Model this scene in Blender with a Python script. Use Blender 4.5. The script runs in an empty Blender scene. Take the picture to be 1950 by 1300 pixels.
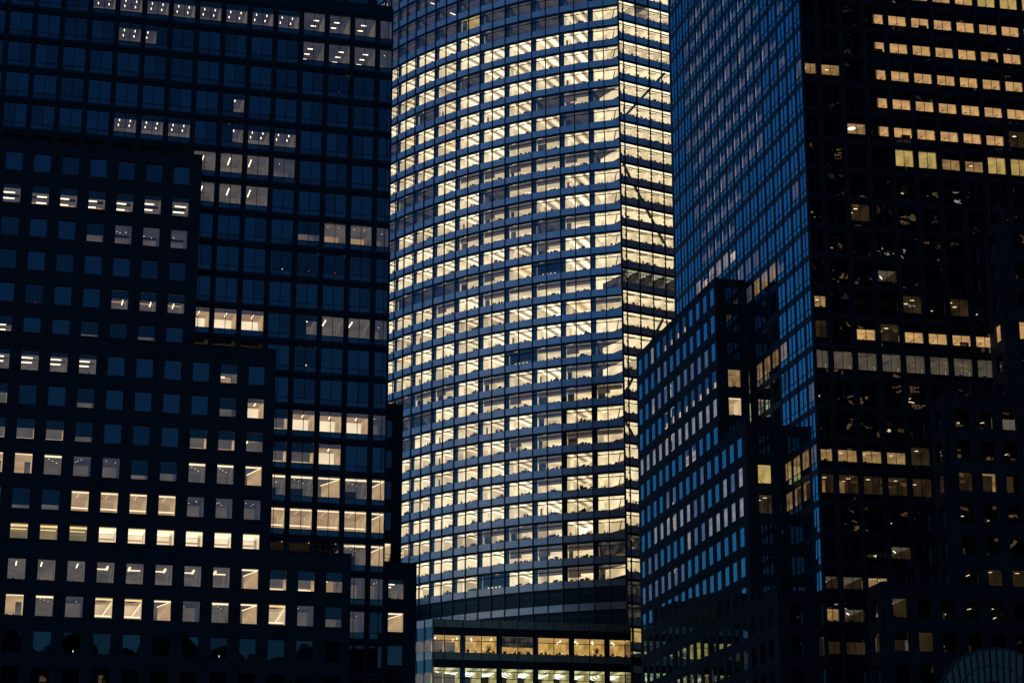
import bpy, math, random
from mathutils import Vector
R = math.radians
rnd = random.Random(7)
scene = bpy.context.scene

# ---------------------------------------------------------------- camera
CZ = 2.0                                   # eye height above the ground
cam = bpy.data.objects.new("camera", bpy.data.cameras.new("camera"))
scene.collection.objects.link(cam)
cam.location = (0, 0, CZ)
cam.rotation_euler = (math.pi / 2 + 0.28081, 0, 0)
cam.data.lens = 75.572
cam.data.sensor_width = 36
cam.data.clip_start = 0.5
cam.data.clip_end = 5000
scene.camera = cam
scene.render.resolution_x, scene.render.resolution_y = 1024, 682
F_PX, PIT = 4093.484, 0.28081

# ---------------------------------------------------------------- dusk sky
world = bpy.data.worlds.new("World")
scene.world = world
world.use_nodes = True
wn, wl = world.node_tree.nodes, world.node_tree.links
wn.clear()
sky = wn.new("ShaderNodeTexSky"); sky.sky_type = 'NISHITA'; sky.sun_disc = False
sky.sun_elevation = R(0.5); sky.sun_rotation = R(250); sky.air_density = 1.0; sky.dust_density = 0.3; sky.ozone_density = 3.0
tint = wn.new("ShaderNodeMix"); tint.data_type = 'RGBA'; tint.blend_type = 'MULTIPLY'; tint.inputs[0].default_value = 1
tint.inputs[7].default_value = (0.17, 0.485, 0.80, 1)
bg = wn.new("ShaderNodeBackground"); bg.inputs[1].default_value = 0.09
wo = wn.new("ShaderNodeOutputWorld")
wl.new(sky.outputs[0], tint.inputs[6]); wl.new(tint.outputs[2], bg.inputs[0]); wl.new(bg.outputs[0], wo.inputs[0])

scene.view_settings.view_transform = 'Standard'
scene.view_settings.look = 'None'
scene.view_settings.exposure = 2.74
scene.view_settings.gamma = 1.0
scene.render.engine = 'CYCLES'
scene.cycles.max_bounces = 5
scene.cycles.transparent_max_bounces = 8
scene.cycles.caustics_reflective = False
scene.cycles.caustics_refractive = False

# ---------------------------------------------------------------- materials
MAT = {}
EM = 0.15                                  # lamps and lit rooms relative to the exposure
def nodes_of(name):
    m = bpy.data.materials.new(name); m.use_nodes = True; MAT[name] = m
    nt = m.node_tree; nt.nodes.clear()
    out = nt.nodes.new("ShaderNodeOutputMaterial")
    return m, nt, out
def principled(name, base, rough=.6, metal=0., ior=1.45, noise=0., scale=.5):
    m, nt, out = nodes_of(name)
    p = nt.nodes.new("ShaderNodeBsdfPrincipled")
    p.inputs['Base Color'].default_value = (*base, 1); p.inputs['Roughness'].default_value = rough
    p.inputs['Metallic'].default_value = metal; p.inputs['IOR'].default_value = ior
    if noise:
        g = nt.nodes.new("ShaderNodeNewGeometry"); n = nt.nodes.new("ShaderNodeTexNoise"); n.inputs['Scale'].default_value = scale
        n.inputs['Detail'].default_value = 4
        nt.links.new(g.outputs['Position'], n.inputs['Vector'])
        r = nt.nodes.new("ShaderNodeMapRange"); r.inputs[1].default_value = .3; r.inputs[2].default_value = .7
        r.inputs[3].default_value = 1 - noise; r.inputs[4].default_value = 1 + noise
        nt.links.new(n.outputs[0], r.inputs[0])
        mx = nt.nodes.new("ShaderNodeMix"); mx.data_type = 'RGBA'; mx.blend_type = 'MULTIPLY'; mx.inputs[0].default_value = 1
        mx.inputs[6].default_value = (*base, 1)
        nt.links.new(r.outputs[0], mx.inputs[7]); nt.links.new(mx.outputs[2], p.inputs['Base Color'])
    nt.links.new(p.outputs[0], out.inputs[0])
    return m, nt, p
def stone(name, base):
    m, nt, p = principled(name, base, .75)
    uv = nt.nodes.new("ShaderNodeUVMap")
    b = nt.nodes.new("ShaderNodeTexBrick"); b.offset = 0; b.squash = 1
    b.inputs['Scale'].default_value = 1; b.inputs['Brick Width'].default_value = 1.64; b.inputs['Row Height'].default_value = .67
    b.inputs['Mortar Size'].default_value = .03
    b.inputs['Color1'].default_value = (*base, 1); b.inputs['Color2'].default_value = (*[c * .72 for c in base], 1)
    b.inputs['Mortar'].default_value = (*[c * .3 for c in base], 1)
    nt.links.new(uv.outputs[0], b.inputs['Vector'])
    n = nt.nodes.new("ShaderNodeTexNoise"); n.inputs['Scale'].default_value = .35; n.inputs['Detail'].default_value = 6
    nt.links.new(uv.outputs[0], n.inputs['Vector'])
    r = nt.nodes.new("ShaderNodeMapRange"); r.inputs[1].default_value = .3; r.inputs[2].default_value = .7; r.inputs[3].default_value = .7; r.inputs[4].default_value = 1.3
    nt.links.new(n.outputs[0], r.inputs[0])
    mx = nt.nodes.new("ShaderNodeMix"); mx.data_type = 'RGBA'; mx.blend_type = 'MULTIPLY'; mx.inputs[0].default_value = 1
    nt.links.new(b.outputs[0], mx.inputs[6]); nt.links.new(r.outputs[0], mx.inputs[7]); nt.links.new(mx.outputs[2], p.inputs['Base Color'])
stone('granite', (.030, .025, .025))
stone('granite_pale', (.050, .040, .038))
principled('mullion', (.018, .017, .018), .5, .2)
principled('mullion_blue', (.10, .11, .13), .4, .7)
principled('spandrel', (.74, .47, .41), .30, .85, noise=.12, scale=.35)
principled('louvre', (.010, .012, .016), .35)
principled('spandrel_bronze', (1.0, .50, .28), .4, .9, noise=.15, scale=.4)
principled('pier', (.20, .20, .22), .8)
principled('silhouette', (.012, .009, .007), .8)
principled('wood_brown', (.25, .12, .05), .6)
principled('shade', (.03, .03, .034), .9)
principled('railing', (.12, .13, .14), .5, .5)
principled('leaf', (.02, .035, .012), .7)
principled('roof_dark', (.02, .02, .022), .9)
principled('asphalt', (.05, .05, .052), .9, noise=.2, scale=.3)
principled('water', (.01, .015, .02), .08, ior=1.33)

def glass_opaque(name, ior, bump, bscale, base=(.003, .004, .007), metal=0.):
    m, nt, p = principled(name, base, .015, metal, ior)
    g = nt.nodes.new("ShaderNodeNewGeometry")
    if bump:
        n = nt.nodes.new("ShaderNodeTexNoise"); n.inputs['Scale'].default_value = bscale; n.inputs['Detail'].default_value = 1.5
        nt.links.new(g.outputs['Position'], n.inputs['Vector'])
        b = nt.nodes.new("ShaderNodeBump"); b.inputs['Strength'].default_value = 1; b.inputs['Distance'].default_value = bump
        nt.links.new(n.outputs[0], b.inputs['Height']); nt.links.new(b.outputs[0], p.inputs['Normal'])
glass_opaque('glass', 2.2, .004, .5)
glass_opaque('glass_weak_mirror', 1.95, .004, .5)
glass_opaque('glass_vault', 1.40, .01, .8, (.002, .008, .015))
glass_opaque('glass_tinted', 2.6, .004, .5, (.30, .61, .61), metal=1.)
glass_opaque('glass_wavy', 2.2, .030, .38)
glass_opaque('glass_blue', 2.3, .004, .5, (.004, .012, .022))

def glass_clear(name, ior, fixed=None):
    m, nt, out = nodes_of(name)
    t = nt.nodes.new("ShaderNodeBsdfTransparent"); t.inputs[0].default_value = (.93, .95, .93, 1)
    gl = nt.nodes.new("ShaderNodeBsdfGlossy"); gl.inputs['Roughness'].default_value = .015
    fr = nt.nodes.new("ShaderNodeFresnel"); fr.inputs[0].default_value = ior
    mx = nt.nodes.new("ShaderNodeMixShader")
    if fixed: mx.inputs[0].default_value = fixed; gl.inputs[0].default_value = (.8, .97, 1, 1)
    else: nt.links.new(fr.outputs[0], mx.inputs[0])
    nt.links.new(t.outputs[0], mx.inputs[1]); nt.links.new(gl.outputs[0], mx.inputs[2])
    nt.links.new(mx.outputs[0], out.inputs[0])
glass_clear('glass_clear', 2.0)
glass_clear('glass_clear_tinted', 2.0, .38)

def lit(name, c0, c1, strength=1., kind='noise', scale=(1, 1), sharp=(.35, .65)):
    """a self-glowing surface inside a lit room: lamplight painted in by wave (coves) or noise in room coordinates (metres)"""
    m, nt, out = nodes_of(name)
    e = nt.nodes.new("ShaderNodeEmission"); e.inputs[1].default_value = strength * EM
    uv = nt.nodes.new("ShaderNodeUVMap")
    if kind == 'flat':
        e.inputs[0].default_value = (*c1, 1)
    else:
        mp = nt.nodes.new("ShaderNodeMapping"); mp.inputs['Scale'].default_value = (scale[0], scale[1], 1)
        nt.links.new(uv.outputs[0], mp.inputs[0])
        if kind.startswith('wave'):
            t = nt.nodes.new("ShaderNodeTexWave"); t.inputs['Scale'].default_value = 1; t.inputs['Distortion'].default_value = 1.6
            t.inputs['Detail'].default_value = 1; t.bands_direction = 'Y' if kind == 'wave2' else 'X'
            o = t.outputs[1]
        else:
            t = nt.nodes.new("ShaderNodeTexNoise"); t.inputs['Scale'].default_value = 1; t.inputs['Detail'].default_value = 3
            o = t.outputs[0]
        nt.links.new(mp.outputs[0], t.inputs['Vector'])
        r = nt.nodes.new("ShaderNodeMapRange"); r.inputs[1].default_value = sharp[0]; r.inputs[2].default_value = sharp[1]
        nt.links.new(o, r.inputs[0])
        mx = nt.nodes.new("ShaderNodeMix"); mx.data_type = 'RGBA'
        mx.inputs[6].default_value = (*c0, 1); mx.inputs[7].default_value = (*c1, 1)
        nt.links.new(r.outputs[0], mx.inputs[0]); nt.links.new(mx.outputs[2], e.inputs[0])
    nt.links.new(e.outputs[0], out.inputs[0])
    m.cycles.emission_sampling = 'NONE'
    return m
# round tower offices
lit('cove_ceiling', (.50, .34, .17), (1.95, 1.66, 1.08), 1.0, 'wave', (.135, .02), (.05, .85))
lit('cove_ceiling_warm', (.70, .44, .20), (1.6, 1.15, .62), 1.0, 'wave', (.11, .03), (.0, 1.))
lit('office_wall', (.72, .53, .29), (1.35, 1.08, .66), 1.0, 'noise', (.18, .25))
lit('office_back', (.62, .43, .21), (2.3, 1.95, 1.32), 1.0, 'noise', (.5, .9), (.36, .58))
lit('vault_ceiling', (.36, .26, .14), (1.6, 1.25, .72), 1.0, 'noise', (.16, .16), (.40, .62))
lit('cove_ceiling_low', (.36, .24, .12), (1.25, 1.02, .62), 1.0, 'wave', (.135, .02), (.05, .85))  # low set: same surfaces with weaker room light put into the colours
lit('office_wall_low', (.48, .35, .19), (.95, .74, .44), 1.0, 'noise', (.18, .25))
lit('office_back_low', (.40, .27, .13), (1.6, 1.30, .82), 1.0, 'noise', (.5, .9), (.36, .6))
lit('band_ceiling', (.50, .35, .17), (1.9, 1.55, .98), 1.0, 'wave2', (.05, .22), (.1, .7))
lit('dim_ceiling', (.030, .027, .025), (.085, .068, .052), 1.0, 'noise', (.4, .4))
lit('dim_wall', (.012, .013, .016), (.10, .075, .050), 1.0, 'noise', (.5, .6), (.45, .7))
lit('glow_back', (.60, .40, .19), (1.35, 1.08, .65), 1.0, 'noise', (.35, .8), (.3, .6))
lit('shade_glow', (.060, .050, .043), (.105, .082, .064), 1.0, 'noise', (.25, .8))  # roller shade; light from the room behind put in as emission
lit('green_ceiling', (.20, .21, .12), (.50, .48, .28), 1.0, 'noise', (.3, .5))
# left tower offices
lit('grey_ceiling', (.070, .056, .048), (.125, .098, .080), 1.0, 'noise', (.25, .3))
lit('grey_wall', (.065, .053, .046), (.150, .116, .090), 1.0, 'noise', (.25, .6))
lit('mauve_ceiling', (.028, .027, .036), (.060, .053, .060), 1.0, 'noise', (.3, .3))
lit('warm_ceiling', (.33, .20, .105), (.50, .32, .17), 1.0, 'noise', (.25, .3))
lit('warm_wall', (.40, .25, .125), (.66, .43, .22), 1.0, 'noise', (.3, .8))
lit('cream_ceiling', (.55, .38, .21), (.85, .62, .36), 1.0, 'noise', (.3, .3))
lit('cream_wall', (1.0, .78, .50), (1.25, 1.0, .68), 1.0, 'noise', (.4, .4))
lit('yellow_ceiling', (.16, .125, .060), (.28, .21, .09), 1.0, 'noise', (.3, .3))
# right tower
lit('stair_wall', (.40, .215, .088), (.80, .45, .18), 1.0, 'noise', (.45, .45), (.3, .7))
lit('stair_yellow', (.30, .20, .060), (.66, .46, .15), 1.0, 'noise', (.4, .5), (.3, .7))
lit('ivory_ceiling', (.045, .038, .028), (.105, .083, .058), 1.0, 'noise', (.3, .3))
lit('amber_ceiling', (.014, .009, .004), (.040, .024, .010), 1.0, 'noise', (.3, .3))
lit('amber_wall', (.16, .09, .035), (.42, .25, .10), 1.0, 'noise', (.4, .6), (.35, .65))
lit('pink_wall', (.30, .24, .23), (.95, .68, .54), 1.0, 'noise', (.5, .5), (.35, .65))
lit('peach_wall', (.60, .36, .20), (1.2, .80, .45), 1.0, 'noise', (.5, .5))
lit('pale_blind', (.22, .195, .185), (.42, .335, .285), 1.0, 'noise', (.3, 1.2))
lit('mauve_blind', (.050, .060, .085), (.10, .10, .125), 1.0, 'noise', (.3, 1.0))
lit('podium_wall', (.36, .20, .050), (.85, .50, .14), 1.0, 'noise', (.2, .45), (.3, .65))
lit('podium_ceiling', (.42, .25, .08), (.72, .44, .14), 1.0, 'noise', (.2, .3))
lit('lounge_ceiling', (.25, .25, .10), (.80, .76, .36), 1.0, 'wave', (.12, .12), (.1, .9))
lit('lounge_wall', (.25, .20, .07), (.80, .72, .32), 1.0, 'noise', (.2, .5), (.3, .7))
# lamps
lit('lamp', None, (2.6, 2.1, 1.4), 1, 'flat')
lit('lamp_soft', None, (1.5, 1.15, .72), 1, 'flat')
lit('lamp_gold', None, (1.35, .92, .38), 1, 'flat')
lit('lamp_white', None, (1.9, 1.9, 1.7), 1, 'flat')
lit('lamp_red', None, (.8, .02, .08), 1, 'flat')

# ---------------------------------------------------------------- mesh builder
class MB:
    def __init__(s): s.v = []; s.f = []; s.m = []; s.uv = []; s.mats = []
    def mi(s, name):
        if name not in s.mats: s.mats.append(name)
        return s.mats.index(name)
    def face(s, pts, mat, uvs=None):
        n = len(s.v); s.v += [tuple(p) for p in pts]
        s.f.append(tuple(range(n, n + len(pts)))); s.m.append(s.mi(mat))
        s.uv.append(uvs if uvs else [(0, 0)] * len(pts))
    def join(s, o):
        n = len(s.v); s.v += o.v
        for f, m, uv in zip(o.f, o.m, o.uv):
            s.f.append(tuple(i + n for i in f)); s.m.append(s.mi(o.mats[m])); s.uv.append(uv)
    def build(s, name, parent=None):
        me = bpy.data.meshes.new(name); me.from_pydata(s.v, [], s.f)
        for n in s.mats: me.materials.append(MAT[n])
        me.polygons.foreach_set('material_index', s.m)
        lay = me.uv_layers.new(name="UVMap")
        flat = [c for fu in s.uv for p in fu for c in p]
        lay.data.foreach_set('uv', flat)
        me.update()
        o = bpy.data.objects.new(name, me); scene.collection.objects.link(o)
        if parent is not None: o.parent = parent
        return o
class Fr:
    """a vertical facade plane: u metres along it (to the right seen from outside), d metres outward, z height"""
    def __init__(s, x, y, ux, uy, flip=False):
        s.o = (x, y); l = math.hypot(ux, uy); s.u = (ux / l, uy / l)
        s.n = (s.u[1], -s.u[0]) if not flip else (-s.u[1], s.u[0])
    def p(s, u, d, z): return (s.o[0] + s.u[0] * u + s.n[0] * d, s.o[1] + s.u[1] * u + s.n[1] * d, z)
    def at(s, u, d=0):
        q = s.p(u, d, 0); r = Fr(q[0], q[1], *s.u); r.n = s.n; return r
def quad(mb, F, u0, u1, z0, z1, d, mat):
    mb.face([F.p(u0, d, z0), F.p(u1, d, z0), F.p(u1, d, z1), F.p(u0, d, z1)], mat, [(u0, z0), (u1, z0), (u1, z1), (u0, z1)])
def hquad(mb, F, u0, u1, d0, d1, z, mat):
    mb.face([F.p(u0, d0, z), F.p(u1, d0, z), F.p(u1, d1, z), F.p(u0, d1, z)], mat, [(u0, d0), (u1, d0), (u1, d1), (u0, d1)])
def squad(mb, F, u, d0, d1, z0, z1, mat):
    mb.face([F.p(u, d0, z0), F.p(u, d1, z0), F.p(u, d1, z1), F.p(u, d0, z1)], mat, [(d0, z0), (d1, z0), (d1, z1), (d0, z1)])
def box(mb, F, u0, u1, z0, z1, d0, d1, mat):
    quad(mb, F, u0, u1, z0, z1, d1, mat); quad(mb, F, u0, u1, z0, z1, d0, mat)
    hquad(mb, F, u0, u1, d0, d1, z0, mat); hquad(mb, F, u0, u1, d0, d1, z1, mat)
    squad(mb, F, u0, d0, d1, z0, z1, mat); squad(mb, F, u1, d0, d1, z0, z1, mat)
def bar(mb, F, a, b, w, mat):
    """thin square bar between two (u,d,z) points of a frame"""
    A = Vector(F.p(*a)); B = Vector(F.p(*b)); t = (B - A).normalized()
    s = t.cross(Vector((0, 0, 1)))
    if s.length < .01: s = Vector((1, 0, 0))
    s.normalize(); q = t.cross(s); s *= w / 2; q *= w / 2
    c = [s + q, s - q, -s - q, -s + q]
    for i in range(4):
        j = (i + 1) % 4
        mb.face([A + c[i], A + c[j], B + c[j], B + c[i]], mat)
    mb.face([A + k for k in c], mat); mb.face([B + k for k in c], mat)
def disc(mb, F, u, d, z, ru, rd, mat, n=10):
    mb.face([F.p(u + ru * math.cos(2 * math.pi * k / n), d + rd * math.sin(2 * math.pi * k / n), z) for k in range(n)], mat)
def thing(name, loc, label, cat, group=None):
    o = bpy.data.objects.new(name, None); scene.collection.objects.link(o)
    o['label'] = label; o['category'] = cat
    if group: o['group'] = group
    return o                                       # parts are modelled in world coordinates
def structure(o): o['kind'] = 'structure'; return o

def project(P):
    x, y, z = P[0], P[1], P[2] - CZ
    cp, sp = math.cos(PIT), math.sin(PIT)
    f = cp * y + sp * z
    if f < 1: return None
    return 975 + F_PX * x / f, 650 + F_PX * (sp * y - cp * z) / f, f

class Parts:
    """collects countable parts; the 100 that show largest become meshes of their own, the rest one mesh"""
    def __init__(s, name, parent): s.name = name; s.parent = parent; s.items = []
    def add(s, mb, F, u0, u1, z0, z1, d, kids=None):
        c = [project(F.p(a, d, b)) for a, b in ((u0, z0), (u1, z0), (u1, z1), (u0, z1))]
        vis = 0
        if all(c):
            xs = [min(max(q[0], 0), 1950) for q in c]; ys = [min(max(q[1], 0), 1300) for q in c]
            vis = abs(sum(xs[i] * ys[(i + 1) % 4] - xs[(i + 1) % 4] * ys[i] for i in range(4))) / 2
            if s.parent.get('lit_first') and kids: vis *= 1.0
        s.items.append((vis, len(s.items), mb, kids or []))
    def finish(s, limit=100):
        it = sorted(s.items, key=lambda t: (-t[0], t[1]))
        for k, (v, _, mb, kids) in enumerate(it[:limit]):
            o = mb.build(s.name, s.parent)
            for nm, kb in kids:
                if kb.f: kb.build(nm, o)
        rest = it[limit:]
        if rest:
            big = MB()
            for v, _, mb, kids in rest:
                big.join(mb)
                for nm, kb in kids: big.join(kb)
            o = big.build(s.name, s.parent); o['kind'] = 'stuff'

# ---------------------------------------------------------------- rooms behind windows
def shell(mb, F, u0, u1, z0, z1, dep, ceil, wall, back, d0=-.12):
    hquad(mb, F, u0, u1, d0, -dep, z1, ceil)
    quad(mb, F, u0, u1, z0 - .6, z1, -dep, back)
    squad(mb, F, u0, d0, -dep, z0 - .6, z1, wall); squad(mb, F, u1, d0, -dep, z0 - .6, z1, wall)
    hquad(mb, F, u0, u1, d0, -dep, z0 - .6, 'silhouette')
def clutter(mb, F, u0, u1, z0, n, hmax=.6, d=-.5):
    for k in range(n):
        w = rnd.uniform(.12, .45); a = rnd.uniform(u0, max(u0 + .05, u1 - w)); h = hmax * rnd.uniform(.3, 1)
        dd = d - rnd.uniform(0, .5)
        t = rnd.random()
        if t < .35:                                   # a screen on its stand
            box(mb, F, a, a + w * 1.2, z0 + h * .35, z0 + h, dd, dd - .05, 'silhouette')
            box(mb, F, a + w * .5, a + w * .7, z0 - .1, z0 + h * .35, dd, dd - .04, 'silhouette')
        elif t < .7:                                  # a chair back or a pile
            box(mb, F, a, a + w, z0 - .1, z0 + h * .7, dd, dd - .2, 'silhouette')
        else:                                         # a pot plant
            for q in range(7):
                g = rnd.uniform(-.9, .9)
                bar(mb, F, (a + w / 2, dd, z0 - .1), (a + w / 2 + g * h * .6, dd + rnd.uniform(-.1, .1), z0 + h * rnd.uniform(.6, 1.25)), .035, 'silhouette')
def desk_mass(mb, F, u0, u1, z0, hmax):
    c = u0 + (u1 - u0) * rnd.uniform(.55, .75); sp = (u1 - u0) * .30
    for k in range(17):
        a = min(max(rnd.gauss(c, sp * .6), u0 + .05), u1 - .35); w = rnd.uniform(.12, .42)
        h = hmax * max(.12, 1 - abs(a - c) / sp * .8) * rnd.uniform(.45, 1)
        dd = -.22 - rnd.uniform(0, .7)
        if rnd.random() < .75: box(mb, F, a, a + w, z0 - .1, z0 + h, dd, dd - .15, 'silhouette' if rnd.random() < .8 else 'wood_brown')
        else:
            for q in range(5): bar(mb, F, (a, dd, z0), (a + rnd.uniform(-.3, .3), dd, z0 + h * rnd.uniform(.8, 1.3)), .04, 'silhouette')
def room(F, u0, u1, z0, z1, st):
    """interior mesh of one lit window bay, or None"""
    mb = MB(); w = u1 - u0; h = z1 - z0
    if st in ('B', 'b'):
        warm = rnd.random() < .10; low = '_low' if rnd.random() < .38 else ''
        shell(mb, F, u0, u1, z0, z1, 6.5, 'cove_ceiling_warm' if warm else 'cove_ceiling' + low, 'office_wall' + low, 'office_back' + low)
        for k in range(rnd.randint(2, 4)):
            disc(mb, F, rnd.uniform(u0 + .4, u1 - .4), rnd.uniform(-4, -1), z1 - .02, .07, .07, 'silhouette', 6)
        for k in range(rnd.randint(2, 4)):
            a = u0 + w * (.12 + .24 * k); box(mb, F, a, a + rnd.uniform(.3, .7), z1 - .12, z1 - .04, -.55, -.68, 'lamp')
        quad(mb, F, u0, u0 + w * rnd.uniform(.10, .22), z0 - .3, z1 - .5, -1.6, 'office_wall')
        desk_mass(mb, F, u0, u1, z0, rnd.uniform(.55, 1.0)); clutter(mb, F, u0 + w * .1, u1 - .1, z0, 4, .5, -.22)
        if rnd.random() < .35: clutter(mb, F, u0 + .1, u0 + w * .4, z0, 2, .7)
        if rnd.random() < .12: quad(mb, F, u0 + .1, u0 + .5, z0, z0 + 1.5, -.9, 'wood_brown')
    elif st == 'C':                                   # corner suite: smooth ceiling, stair by the corner
        shell(mb, F, u0, u1, z0, z1, 6.5, 'vault_ceiling', 'office_wall', 'office_back')
        box(mb, F, u0 + w * .35, u0 + w * .45, z1 - .12, z1 - .04, -.6, -.8, 'lamp')
        for k in range(3): bar(mb, F, (u1 - 1.3 + .45 * k, -.8, z0), (u1 - .75 + .45 * k, -.8, z1 - .2), .10 + .05 * (k == 0), 'silhouette')
        bar(mb, F, (u1 - 1.2, -.9, z0 + .7), (u1, -.9, z0 + 1.1), .06, 'silhouette')
        clutter(mb, F, u0 + .2, u1 - .3, z0, 4, .6, -.25)
    elif st == 'H':                                   # roller shade down over the upper part
        shell(mb, F, u0, u1, z0, z1, 5.0, 'office_wall_low', 'office_wall_low', 'glow_back')
        cut = z0 + h * rnd.uniform(.50, .62)
        mid = (u0 + u1) / 2
        lc = cut - (h * .25 if rnd.random() < .3 else 0)
        quad(mb, F, u0, mid, lc, z1, -.2, 'shade_glow'); quad(mb, F, mid, u1, cut, z1, -.2, 'shade_glow')
        if rnd.random() < .5: quad(mb, F, u0, u0 + w * rnd.uniform(.12, .42), z0 - .3, cut + .1, -.6, 'dim_wall')
        desk_mass(mb, F, u0, u1, z0, .75); clutter(mb, F, u0 + .1, u1 - .1, z0, 8, .6, -.22)
    elif st == 'D':
        shell(mb, F, u0, u1, z0, z1, 5.0, 'dim_ceiling', 'dim_wall', 'dim_wall')
        if rnd.random() < .6: quad(mb, F, u0 + w * rnd.uniform(.3, .6), u1 - .1, z0, z0 + h * .35, -3, 'warm_wall')
        clutter(mb, F, u0 + .1, u1 - .1, z0, 6, .5)
    elif st == 'N':
        quad(mb, F, u0, u1, z0 + h * .22, z1, -.2, 'shade')
        shell(mb, F, u0, u1, z0, z1, 4.0, 'dim_ceiling', 'dim_wall', 'dim_wall')
        for k in range(4): box(mb, F, u0 + w * .2 + k * w * .17, u0 + w * .24 + k * w * .17, z0, z0 + .35, -.4, -.5, 'lamp_soft')
    elif st == 'P':                                   # mauve room with ceiling strips
        shell(mb, F, u0, u1, z0, z1, 6.0, 'mauve_ceiling', 'dim_wall', 'mauve_ceiling')
        for k in range(2):
            a = u0 + rnd.uniform(.5, w - .5); dd = rnd.uniform(-4.5, -2)
            bar(mb, F, (a, dd, z1 - .05), (a, dd - 1.4, z1 - .05), .12, 'lamp')
    elif st == 'Y':
        shell(mb, F, u0, u1, z0, z1, 5.0, 'stair_yellow', 'stair_yellow', 'amber_wall')
        quad(mb, F, u0, u0 + w * .25, z0, z1, -.4, 'dim_wall')
    elif st == 'G':                                   # greenish floor with scattered tubes
        shell(mb, F, u0, u1, z0, z1, 6.5, 'green_ceiling', 'dim_wall', 'green_ceiling')
        for k in range(3):
            a = rnd.uniform(u0 + .3, u1 - .5); dd = rnd.uniform(-5, -1)
            bar(mb, F, (a, dd, z1 - .05), (a + .5, dd - .6, z1 - .05), .08, 'lamp_white')
        clutter(mb, F, u0, u1, z0, 6, .6)
    elif st == 'F':                                   # long straight ceiling bands
        shell(mb, F, u0, u1, z0, z1, 7.5, 'band_ceiling', 'office_wall', 'office_back', -.25)
        for k in range(2): disc(mb, F, u0 + w * (.3 + .4 * k), -2.6, z1 - .02, .22, .1, 'silhouette', 8)
        clutter(mb, F, u0 + .1, u1 - .1, z0, rnd.randint(4, 10), .7, -.22)
        for k in range(2): box(mb, F, u0, u1, z1 - .28, z1 - .2, -1.7 - 2.2 * k, -1.95 - 2.2 * k, 'pier')
    # ------- left tower
    elif st in ('t', 'tr', 'tl'):
        a0, a1 = (u0 + w * .5, u1) if st == 'tr' else ((u0, u0 + w * .5) if st == 'tl' else (u0, u1))
        shell(mb, F, a0, a1, z0, z1, 5.0, 'mauve_ceiling', 'grey_wall', 'grey_wall')
        quad(mb, F, a0, a1, z1 - h * .28, z1, -.15, 'shade')
        if st != 't': quad(mb, F, u0 if st == 'tr' else a1, a0 if st == 'tr' else u1, z0, z1, -.15, 'shade')
        for k in range(2 if st == 't' else 1):
            for q in range(2):
                a = a0 + (a1 - a0) * (.28 + .5 * k); dd = -1.7 - 1.6 * q; zz = z1 - .25
                box(mb, F, a - .05, a + .05, zz - .12, zz + .12, dd, dd - .1, 'lamp')
    elif st == 'b3':
        shell(mb, F, u0, u1, z0, z1, 6.5, 'mauve_ceiling', 'grey_wall', 'grey_ceiling')
        o = rnd.uniform(-.1, .25)
        for q in range(3): box(mb, F, u0 + w * (.35 + o) - q * .12, u0 + w * (.6 + o) - q * .12, z1 - .1, z1 - .03, -1.9 - 1.7 * q, -2.05 - 1.7 * q, 'lamp')
        box(mb, F, u1 - .2, u1 - .1, z0 + .3, z0 + .4, -3, -3.1, 'lamp_soft')
    elif st == 's':                                   # one strip running away from the glass
        shell(mb, F, u0, u1, z0, z1, 5.0, 'grey_ceiling', 'grey_wall', 'grey_wall')
        a = u0 + w * rnd.choice((.25, .5, .62))
        bar(mb, F, (a, -1.2, z1 - .12), (a, -3.6, z1 - .12), .11, 'lamp')
        if rnd.random() < .5: clutter(mb, F, u0, u1, z0, 3, .4)
    elif st == 'ws':                                  # warm: strip and a cove along the back
        shell(mb, F, u0, u1, z0, z1, 4.6, 'warm_ceiling', 'warm_wall', 'cream_wall')
        a = u0 + w * .6
        bar(mb, F, (a, -1.2, z1 - .12), (a, -2.8, z1 - .12), .10, 'lamp')
        quad(mb, F, u0, u1, z1 - .45, z1, -.16, 'mauve_ceiling')
    elif st == 'hb':                                  # shade half way, bars below
        shell(mb, F, u0, u1, z0, z1, 6.0, 'grey_ceiling', 'grey_wall', 'warm_ceiling')
        quad(mb, F, u0, u1, z1 - h * rnd.uniform(.32, .5), z1, -.14, 'shade')
        a = u0 + w * rnd.choice((0, .35, .1)); b = a + w * .6
        for q in range(2): box(mb, F, a, min(b, u1), z1 - .14, z1 - .05, -3.4 - 2.2 * q, -3.62 - 2.2 * q, 'lamp')
        clutter(mb, F, u0, u1, z0, rnd.randint(2, 5), .3)
    elif st == 'b2':
        shell(mb, F, u0, u1, z0, z1, 5.6, 'grey_ceiling', 'grey_wall', 'grey_wall')
        quad(mb, F, u0, u1, z1 - .5, z1, -.14, 'shade')
        a = u0 + w * rnd.choice((0, .3)); b = min(a + w * .7, u1)
        for q in range(2): box(mb, F, a, b, z1 - .14, z1 - .05, -2.7 - 2.1 * q, -2.9 - 2.1 * q, 'lamp')
        clutter(mb, F, u0, u1, z0, 4, .45)
    elif st == 'hs':                                  # shade half way, one strip running in
        shell(mb, F, u0, u1, z0, z1, 5.0, 'warm_ceiling', 'grey_wall', 'grey_wall')
        quad(mb, F, u0, u1, z1 - h * .45, z1, -.14, 'shade')
        a = u0 + w * rnd.choice((.2, .45, .75))
        bar(mb, F, (a, -1.6, z1 - .7), (a, -3.4, z1 - .7), .10, 'lamp')
    elif st == 'hl':                                  # shade over the top, bright cove at the foot
        shell(mb, F, u0, u1, z0, z1, 4.5, 'grey_ceiling', 'warm_wall', 'cream_ceiling')
        quad(mb, F, u0, u1, z1 - h * .45, z1, -.14, 'shade')
        quad(mb, F, u0, u1, z0 + h * .3, z1, -2.5, 'grey_ceiling')
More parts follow.
